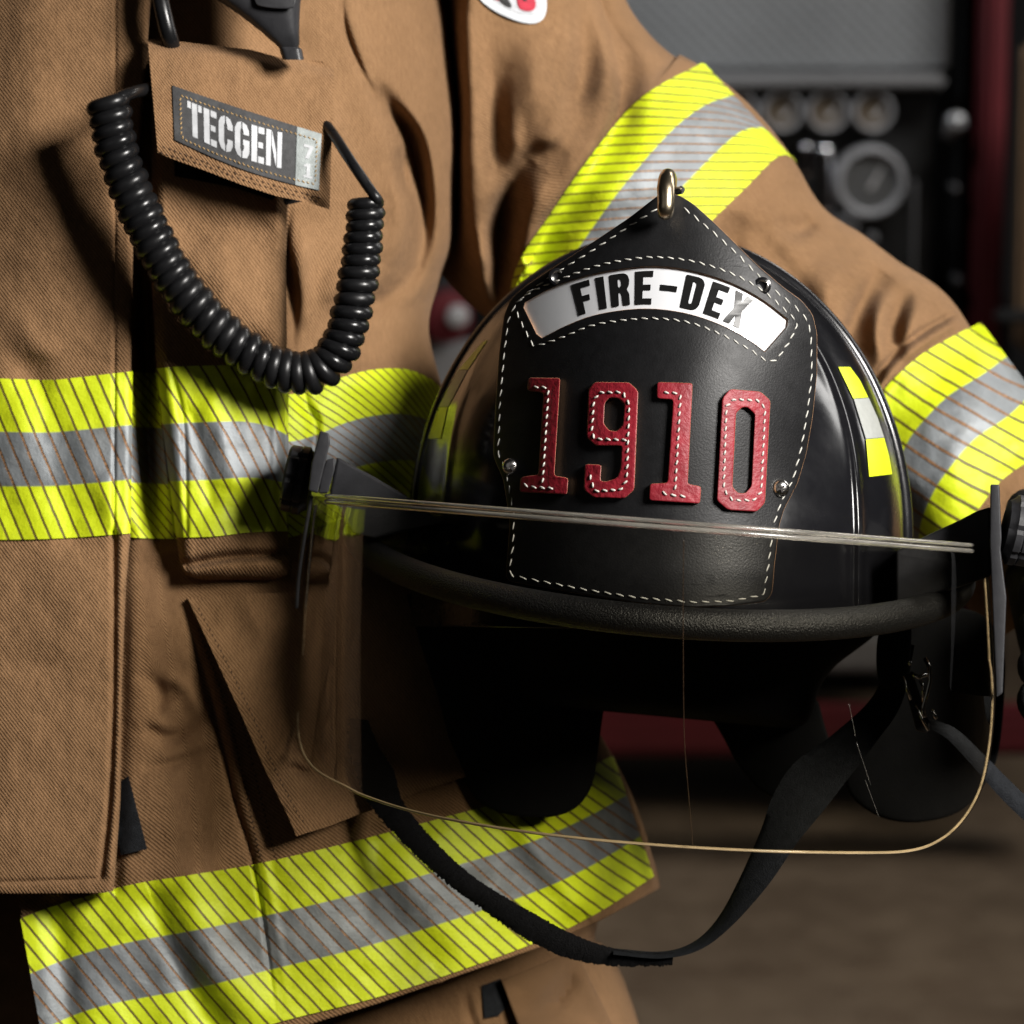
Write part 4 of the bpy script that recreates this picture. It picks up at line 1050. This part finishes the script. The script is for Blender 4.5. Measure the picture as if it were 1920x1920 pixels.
Vr = np.vstack([AA[seq] - (BB[seq] - AA[seq]) * .12, BB[seq]]); m_ = len(seq)
# the cut edge: a thin rim just proud of the sheet
fe = [[i, i + 1, i + 1 + m_, i + m_] for i in range(m_ - 1)]
eo = tube3('visor_edge', (AA[seq] + BB[seq]) / 2, .00058, ['visor_edge'], vis, 8)
# stiffening bar along the top
ph2 = np.linspace(math.radians(-75), math.radians(77), 160)
bx, by, bd = visor_xy(ph2, 0 * ph2)
r1 = []
for (oy, od, r) in ((-2, -.001, .00085), (9, -.0016, .0010)):
    r1.append(tube3('x', P(bx, by + oy, bd + od), r, None, 'raw', 10))
sheet = np.vstack([P(bx, by - 2, bd - .0004), P(bx, by + 9, bd - .0008)]); mm = len(bx)
join_raw('top_edge', r1, ['visor_bar'], vis)

for k, (x0, y0, x1, y1) in enumerate([(1592, 1320, 1604, 1380), (1606, 1392, 1632, 1470), (1622, 1462, 1648, 1532), (1340, 1080, 1346, 1084)]):
    def vz(x, y):
        s_ = (x - 1209.) / 664.; return 1.285 - .148 * math.sqrt(max(0, 1 - s_ * s_)) + .026 * (y - 978 - 48 * s_) / 614. - .0004
    tube3('scratch', P(np.linspace(x0, x1, 8), np.linspace(y0, y1, 8), np.array([vz(a_, b_) for a_, b_ in zip(np.linspace(x0, x1, 8), np.linspace(y0, y1, 8))])), .00006, ['visor_bar'], vis, 5)

tube3('reflection_streak', P(*cat([(1282, 1012, 1.1375), (1281, 1100, 1.1412), (1281, 1200, 1.1455), (1283, 1380, 1.153), (1292, 1500, 1.1583), (1299, 1586, 1.162)], 60).T), .00013, ['visor_streak'], vis, 6)  # tinted tube drawn in place of a faint vertical reflection on the visor
# hinges: knob, plate and bracket on both sides
def rot_px(c, ang, pts):
    ca, sa = math.cos(ang), math.sin(ang)
    return np.array([(c[0] + (x - c[0]) * ca - (y - c[1]) * sa, c[1] + (x - c[0]) * sa + (y - c[1]) * ca) for x, y in pts])
def side_plate(name, poly, d0, d1, mat, bev=3, label=None):
    th = (d1 - d0) / (d0 / F)
    return plate(name, [np.array(poly, float)], lambda X, Y: 0 * X + d1, th, [mat], helmet, 0, bev, None, label)
side_plate('hinge_plate', roundc([(600, 808), (617, 812), (619, 830), (596, 925), (578, 920), (584, 870)], 4), 1.258, 1.300, 'plastic')
side_plate('hinge_spacer', roundc([(612, 862), (628, 858), (628, 880), (615, 925), (597, 925), (603, 890)], 4), 1.262, 1.296, 'plastic')
side_plate('hinge_bracket', roundc([(632, 856), (660, 872), (700, 893), (760, 928), (830, 980), (700, 1010), (660, 1000), (618, 925)], 6), 1.268, 1.312, 'plastic', 6)
ax = XA * math.cos(.17) - UA * -.17
def knob(px, py, d, sgn):
    C = P(float(px), float(py), d); a_ = (XA * math.cos(.2) - UA * math.sin(.2) * 1.0) * sgn
    R = 66 * d / F; Lk = 52 * d / F
    V, f = [], []
    ns = 48; an = np.linspace(0, 2 * math.pi, ns, endpoint=False)
    a_ = a_ / np.linalg.norm(a_); u = np.cross(a_, FA); u /= np.linalg.norm(u); v = np.cross(a_, u)
    prof = [(0, R * .80), (0.002, R * .9), (.003, R), (Lk * .5, R), (Lk * .55, R * .95), (Lk * .6, R * .98), (Lk - .001, R * .97), (Lk, R * .90)]
    rows = []
    for h, r in prof:
        rr = r * (1 - .07 * (np.cos(an * 8) > .6)); rows.append(C + a_ * h + rr[:, None] * (np.cos(an)[:, None] * u + np.sin(an)[:, None] * v))
    V = np.vstack(rows); f = gridfaces(len(prof), ns, 0, True); f.append(list(range(ns))); f.append([(len(prof) - 1) * ns + j for j in range(ns)])
    o = mesh_from('hinge_knob', V, f, ['plastic'], helmet); o.data.set_sharp_from_angle(angle=math.radians(35)); return o
knob(585, 905, 1.285, -1)
side_plate('hinge_plate', roundc([(1857, 908), (1874, 909), (1878, 1010), (1876, 1030), (1887, 1120), (1880, 1300), (1868, 1308), (1862, 1160), (1856, 1016)], 4), 1.240, 1.290, 'plastic')
side_plate('hinge_bracket', roundc([(1858, 950), (1832, 958), (1800, 975), (1735, 1005), (1680, 1034), (1680, 1130), (1790, 1104), (1858, 1080)], 6), 1.262, 1.315, 'plastic', 6)
knob(1884, 990, 1.270, 1)
tube3('hinge_arm', P(*cat([(584, 930, 1.268), (570, 1010, 1.272), (560, 1080, 1.278), (556, 1140, 1.282)], 40).T), 4 * 1.27 / F, ['plastic'], helmet, 8)

# chin strap
def ribbon(name, A, B, mats, parent, thick=.0022, n=220, jag=0, label=None):
    a_ = at(cat(A, 300), np.linspace(0, 1, n)); b_ = at(cat(B, 300), np.linspace(0, 1, n))
    if jag: b_[:, :2] += RNG.randn(n, 2) * jag; a_[:, :2] += RNG.randn(n, 2) * jag * .5
    t = np.linspace(0, 1, 7); G = a_[:, None, :] * (1 - t)[None, :, None] + b_[:, None, :] * t[None, :, None]
    bulge = np.sin(t * math.pi)[None, :] * .0012
    return slab(name, G[..., 0], G[..., 1], G[..., 2] - bulge, thick, mats, parent, label=label)
ribbon('chin_strap', [(690, 1350, 1.30), (708, 1395, 1.298), (738, 1445, 1.296), (760, 1510, 1.294), (830, 1592, 1.29), (900, 1652, 1.286), (1000, 1712, 1.28), (1090, 1758, 1.276), (1180, 1784, 1.274), (1262, 1786, 1.274)],
       [(655, 1345, 1.30), (655, 1410, 1.298), (688, 1500, 1.296), (745, 1570, 1.294), (830, 1650, 1.29), (905, 1706, 1.286), (985, 1760, 1.28), (1070, 1798, 1.276), (1160, 1812, 1.274), (1262, 1810, 1.274)], ['fuzz'], helmet, .003, 420, 1.3)
ribbon('chin_strap', [(1150, 1778, 1.278), (1240, 1784, 1.278), (1300, 1766, 1.28), (1345, 1722, 1.284), (1385, 1650, 1.288), (1425, 1560, 1.294), (1450, 1490, 1.30), (1490, 1430, 1.305), (1560, 1378, 1.31), (1640, 1300, 1.315), (1670, 1200, 1.315)],
       [(1150, 1790, 1.27), (1240, 1797, 1.27), (1310, 1782, 1.272), (1370, 1738, 1.274), (1440, 1660, 1.278), (1495, 1580, 1.284), (1540, 1525, 1.29), (1575, 1480, 1.295), (1640, 1395, 1.30), (1690, 1320, 1.305), (1715, 1210, 1.31)], ['webbing'], helmet, .0016, 260)
ribbon('buckle_strap', [(1735, 1345, 1.31), (1790, 1365, 1.315), (1840, 1410, 1.32), (1900, 1470, 1.325), (2000, 1565, 1.33)], [(1735, 1362, 1.308), (1775, 1385, 1.313), (1820, 1432, 1.318), (1890, 1510, 1.323), (2000, 1610, 1.328)], ['webbing'], helmet, .002, 120)
def rod(pts, r): return tube3('x', P(*np.asarray(pts, float).T), r * 1.29 / F, None, 'raw', 10)
bk = [rod([(1692, 1268, 1.285), (1708, 1312, 1.284)], 2.6), rod([(1716, 1324, 1.285), (1741, 1370, 1.284)], 2.6), rod([(1747, 1332, 1.285), (1756, 1348, 1.284)], 3), rod([(1704, 1240, 1.286), (1707, 1247, 1.286)], 3),
      rod([(1735, 1236, 1.29), (1742, 1250, 1.286), (1744, 1275, 1.288), (1738, 1300, 1.286), (1730, 1325, 1.288), (1733, 1345, 1.286)], 4), rod([(1726, 1276, 1.288), (1732, 1290, 1.286), (1731, 1318, 1.288)], 3.4), rod([(1708, 1262, 1.29), (1722, 1270, 1.288), (1740, 1264, 1.29)], 4)]
join_raw('buckle', bk, ['chrome'], helmet)
plate('buckle_plate', [roundc([(1690, 1262), (1712, 1262), (1745, 1362), (1738, 1374), (1718, 1370)], 5)], lambda X, Y: 0 * X + 1.296, 16, ['plastic'], helmet, 0, 3)

YAW = 0.0
# ================================================================== FIRE TRUCK behind
def metal(name, col, rough, scale=0, plate_=False):
    t = NT(name); ob = t.n('ShaderNodeTexCoord').outputs['Object']
    n = t.noise(ob, 6, 4, .6)
    col_ = t.mix(t.ramp(n, .3, .7), c4(*(x * .8 for x in col)), c4(*col))
    if plate_:
        mp = t.n('ShaderNodeMapping', {'Vector': ob}); mp.inputs['Rotation'].default_value = (0, math.radians(45), 0)
        ck = t.n('ShaderNodeTexVoronoi', {'Vector': mp.outputs[0], 'Scale': 70.}); ck.distance = 'CHEBYCHEV'
        ck.inputs['Randomness'].default_value = 0.0
        t.P(Normal=t.bump(t.ramp(ck.outputs['Distance'], .18, .34), .9, .004))
    return t.P(Base_Color=col_, Metallic=.6, Roughness=rough)
M['tread'] = metal('tread_plate', (.36, .37, .38), .42, 0, True)
M['brushed'] = metal('brushed_metal', (.40, .40, .41), .35)
M['panel_black'] = simple('black_pump_panel', c4(.016, .017, .018), .5, 0, 60, .3, .003, .3)
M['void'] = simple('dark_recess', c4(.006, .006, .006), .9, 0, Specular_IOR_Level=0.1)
M['truck_red'] = simple('truck_red_paint', c4(.10, .003, .007), .75, 0, 0, 0, 0, .15)
M['dial'] = simple('dial_face', c4(.10, .075, .05), .5, 0, 0, 0, 0, .1)
M['dial_grey'] = simple('grey_dial_face', c4(.09, .09, .09), .35, 0, 0, 0, 0, .1)
M['tanboard'] = simple('tan_painted_board', c4(.20, .125, .07), .6, 0, 60, .3, .002, .2)
M['offwhite'] = simple('dull_white_paint', c4(.45, .44, .44), .5, 0)
TY = 4.60
truck = empty('fire_truck', (0, TY + .5, 0), 'red fire engine with grey tread plate and a black gauge panel, out of focus behind', 'fire engine')
box('upper_panel', 500, -260, 1790, 138, TY, .10, ['tread'], truck, .01)
box('ledge', 640, 140, 1775, 166, TY - .05, .16, ['brushed'], truck, .008)
box('gauge_panel', 640, 167, 1752, 560, TY + .03, .10, ['panel_black'], truck, .01)
box('lower_body', 500, 561, 1900, 1300, TY + .01, .5, ['void'], truck, .01)
box('pillar', 1776, -260, 1812, 1320, TY - .02, .4, ['panel_black'], truck, .01)
box('door_panel', 1820, -260, 1902, 1300, TY - .12, .5, ['truck_red'], truck, .02)
box('step', 640, 1338, 1985, 1420, TY - .20, .08, ['truck_red'], truck, .012)
box('step_box', 1540, 1188, 1664, 1262, TY - .06, .2, ['brushed'], truck, .01)
box('grab_bar', 1697, 340, 1719, 1180, TY - .06, .03, ['brushed'], truck, .008)
box('side_panel', 640, 640, 905, 1000, TY - .02, .1, ['brushed'], truck, .01)
def gauge(px, py, r, face):
    C = W(px, py, TY - .01); R = r / F * TY
    ax_ = np.array([0, -1.0, 0])
    g = lathe('gauge', C, ax_, [(-.03, R), (.010, R), (.020, R * .97), (.026, R * .90), (.026, R * .84), (.018, R * .77), (.010, R * .74)], ['bezel'], truck, 40)
    lathe('dial', C + ax_ * .0105, ax_, [(0, R * .76), (.002, R * .75), (.0022, R * .01)], [face], g, 40)
    nd = C + ax_ * .0135
    mesh_from('needle', [nd + np.array([-.004, 0, -.01]), nd + np.array([.004, 0, -.01]), nd + np.array([.022, 0, R * .6]), nd + np.array([-.004, -.002, -.01]), nd + np.array([.004, -.002, -.01]), nd + np.array([.022, -.002, R * .6])], [[0, 2, 1], [3, 4, 5], [0, 1, 4, 3], [1, 2, 5, 4], [2, 0, 3, 5]], ['offwhite'], g, smooth=False)
for gx in (1380, 1465, 1550, 1635): gauge(gx, 207, 40, 'dial')
gauge(1630, 340, 68, 'dial_grey')
gauge(1583, 425, 22, 'dial_grey')
for x0, x1, y0, y1 in ((1530, 1562, 272, 402), (1496, 1522, 270, 330)):
    a_ = W((x0 + x1) / 2, y0, TY - .02); b_ = W((x0 + x1) / 2, y1, TY - .02)
    tube3('valve_handle', np.linspace(a_, b_, 12), (x1 - x0) / 2 / F * TY, ['chrome'], truck, 18)
lathe('lamp_knob', W(1786, 240, TY - .06), np.array([0, -1.0, .3]), [(-.04, .009), (0, .010), (.008, .014), (.03, .016), (.045, .012), (.05, .002)], ['brushed'], truck, 24)
for kx, ky, kr in ((1632, 442, 9), (1786, 350, 8), (1790, 520, 9)):
    lathe('knob', W(kx, ky, TY - .02), np.array([0, -1.0, 0]), [(-.03, kr / F * TY * .6), (.01, kr / F * TY * .7), (.015, kr / F * TY), (.04, kr / F * TY), (.048, kr / F * TY * .4)], ['brushed'], truck, 20)
lathe('hose_cap', W(838, 592, TY - .08), np.array([0, -1.0, 0]), [(-.10, .030), (.0, .032), (.012, .036), (.03, .036), (.036, .028)], ['truck_red'], truck, 28)
lathe('hose_cap_centre', W(858, 592, TY - .12), np.array([0, -1.0, 0]), [(-.02, .012), (.004, .016), (.012, .014), (.016, .004)], ['offwhite'], truck, 20)

board = empty('tan_board', W(1960, 640, TY - .30), 'tan board with a black latch at the right edge, beside the red panel', 'board')
box('board_panel', 1906, 76, 2160, 660, TY - .30, .05, ['tanboard'], board, .01)
box('latch', 1868, 584, 2000, 606, TY - .34, .035, ['panel_black'], board, .006)

# ================================================================== FLOOR
def floor_mat():
    t = NT('worn_concrete'); ob = t.n('ShaderNodeTexCoord').outputs['Object']
    n = t.noise(ob, 2.2, 6, .62); n2 = t.noise(ob, 14, 5, .6)
    f = t.math('ADD', t.math('MULTIPLY', n, .7), t.math('MULTIPLY', n2, .3))
    return t.P(Base_Color=t.mix(t.ramp(f, .32, .68), c4(.12, .084, .056), c4(.27, .20, .135)), Roughness=t.ramp(n2, .0, 1.4), Normal=t.bump(n2, .2, .004))
M['floor'] = floor_mat()
fl = mesh_from('floor', [(-12, -4, 0), (12, -4, 0), (12, 14, 0), (-12, 14, 0)], [[0, 1, 2, 3]], ['floor'], None, smooth=False); tag(fl, kind='structure')
M['wallm'] = simple('dark_bay_wall', c4(.03, .03, .032), .8, 0)
wl = mesh_from('wall', [(-12, 7.5, 0), (12, 7.5, 0), (12, 7.5, 5), (-12, 7.5, 5), (-12, 7.7, 0), (12, 7.7, 0), (12, 7.7, 5), (-12, 7.7, 5)], [[0, 1, 2, 3], [5, 4, 7, 6], [3, 2, 6, 7], [0, 3, 7, 4], [1, 5, 6, 2]], ['wallm'], None, smooth=False); tag(wl, kind='structure')

# ================================================================== LIGHT
def area(name, loc, target, size, power, col=(1, 1, 1), sy=None):
    l = bpy.data.lights.new(name, 'AREA'); l.energy = power; l.size = size; l.color = col
    if sy: l.shape = 'RECTANGLE'; l.size_y = sy
    o = bpy.data.objects.new(name, l); COL.objects.link(o); o.location = loc
    o.rotation_euler = (Vector(target) - Vector(loc)).to_track_quat('-Z', 'Y').to_euler(); return o
area('key_softbox', (1.08, .22, 1.95), (-.02, 1.34, 1.14), .54, 15.2, (1, 0.965, .92), .52).data.spread = math.radians(75)
area('edge_strip', (1.15, 1.95, 1.75), (.12, 1.42, 1.15), .22, 4.2, (1, .98, .95), .8)
area('fill_light', (-1.1, -.3, 1.9), (0, 1.3, 1.05), 1.3, .7, (1, .98, .96))  # weak unseen fill added from the front left
area('panel_fill', (.0, 4.1, 1.72), (.10, 4.6, 1.30), .22, 2.0, (.88, .94, 1.0))  # added out of frame to grade the tread plate from left to right
area('truck_side_fill', (1.5, 3.4, 2.2), (.6, 4.6, 1.1), .55, 7.5, (1, .98, .95))  # unseen light added for glints on the gauges and more light on the truck
area('bezel_glint_light', (1.0, 4.0, 1.8), (.45, 4.6, 1.1), .14, 2.2, (1, .99, .97))  # small unseen light added only for hot highlights on the bezels
area('floor_fill', (1.2, 3.0, 2.6), (.7, 3.9, 0), .6, 17, (1, .95, .88))  # unseen light added overhead to lift the concrete
w = bpy.data.worlds.new('World'); sc.world = w; w.use_nodes = True
w.node_tree.nodes['Background'].inputs[0].default_value = (.5, .52, .55, 1); w.node_tree.nodes['Background'].inputs[1].default_value = .006

sc.view_settings.view_transform = 'Standard'; sc.view_settings.look = 'None'; sc.view_settings.exposure = 0; sc.view_settings.gamma = 1
sc.view_settings.use_curve_mapping = False
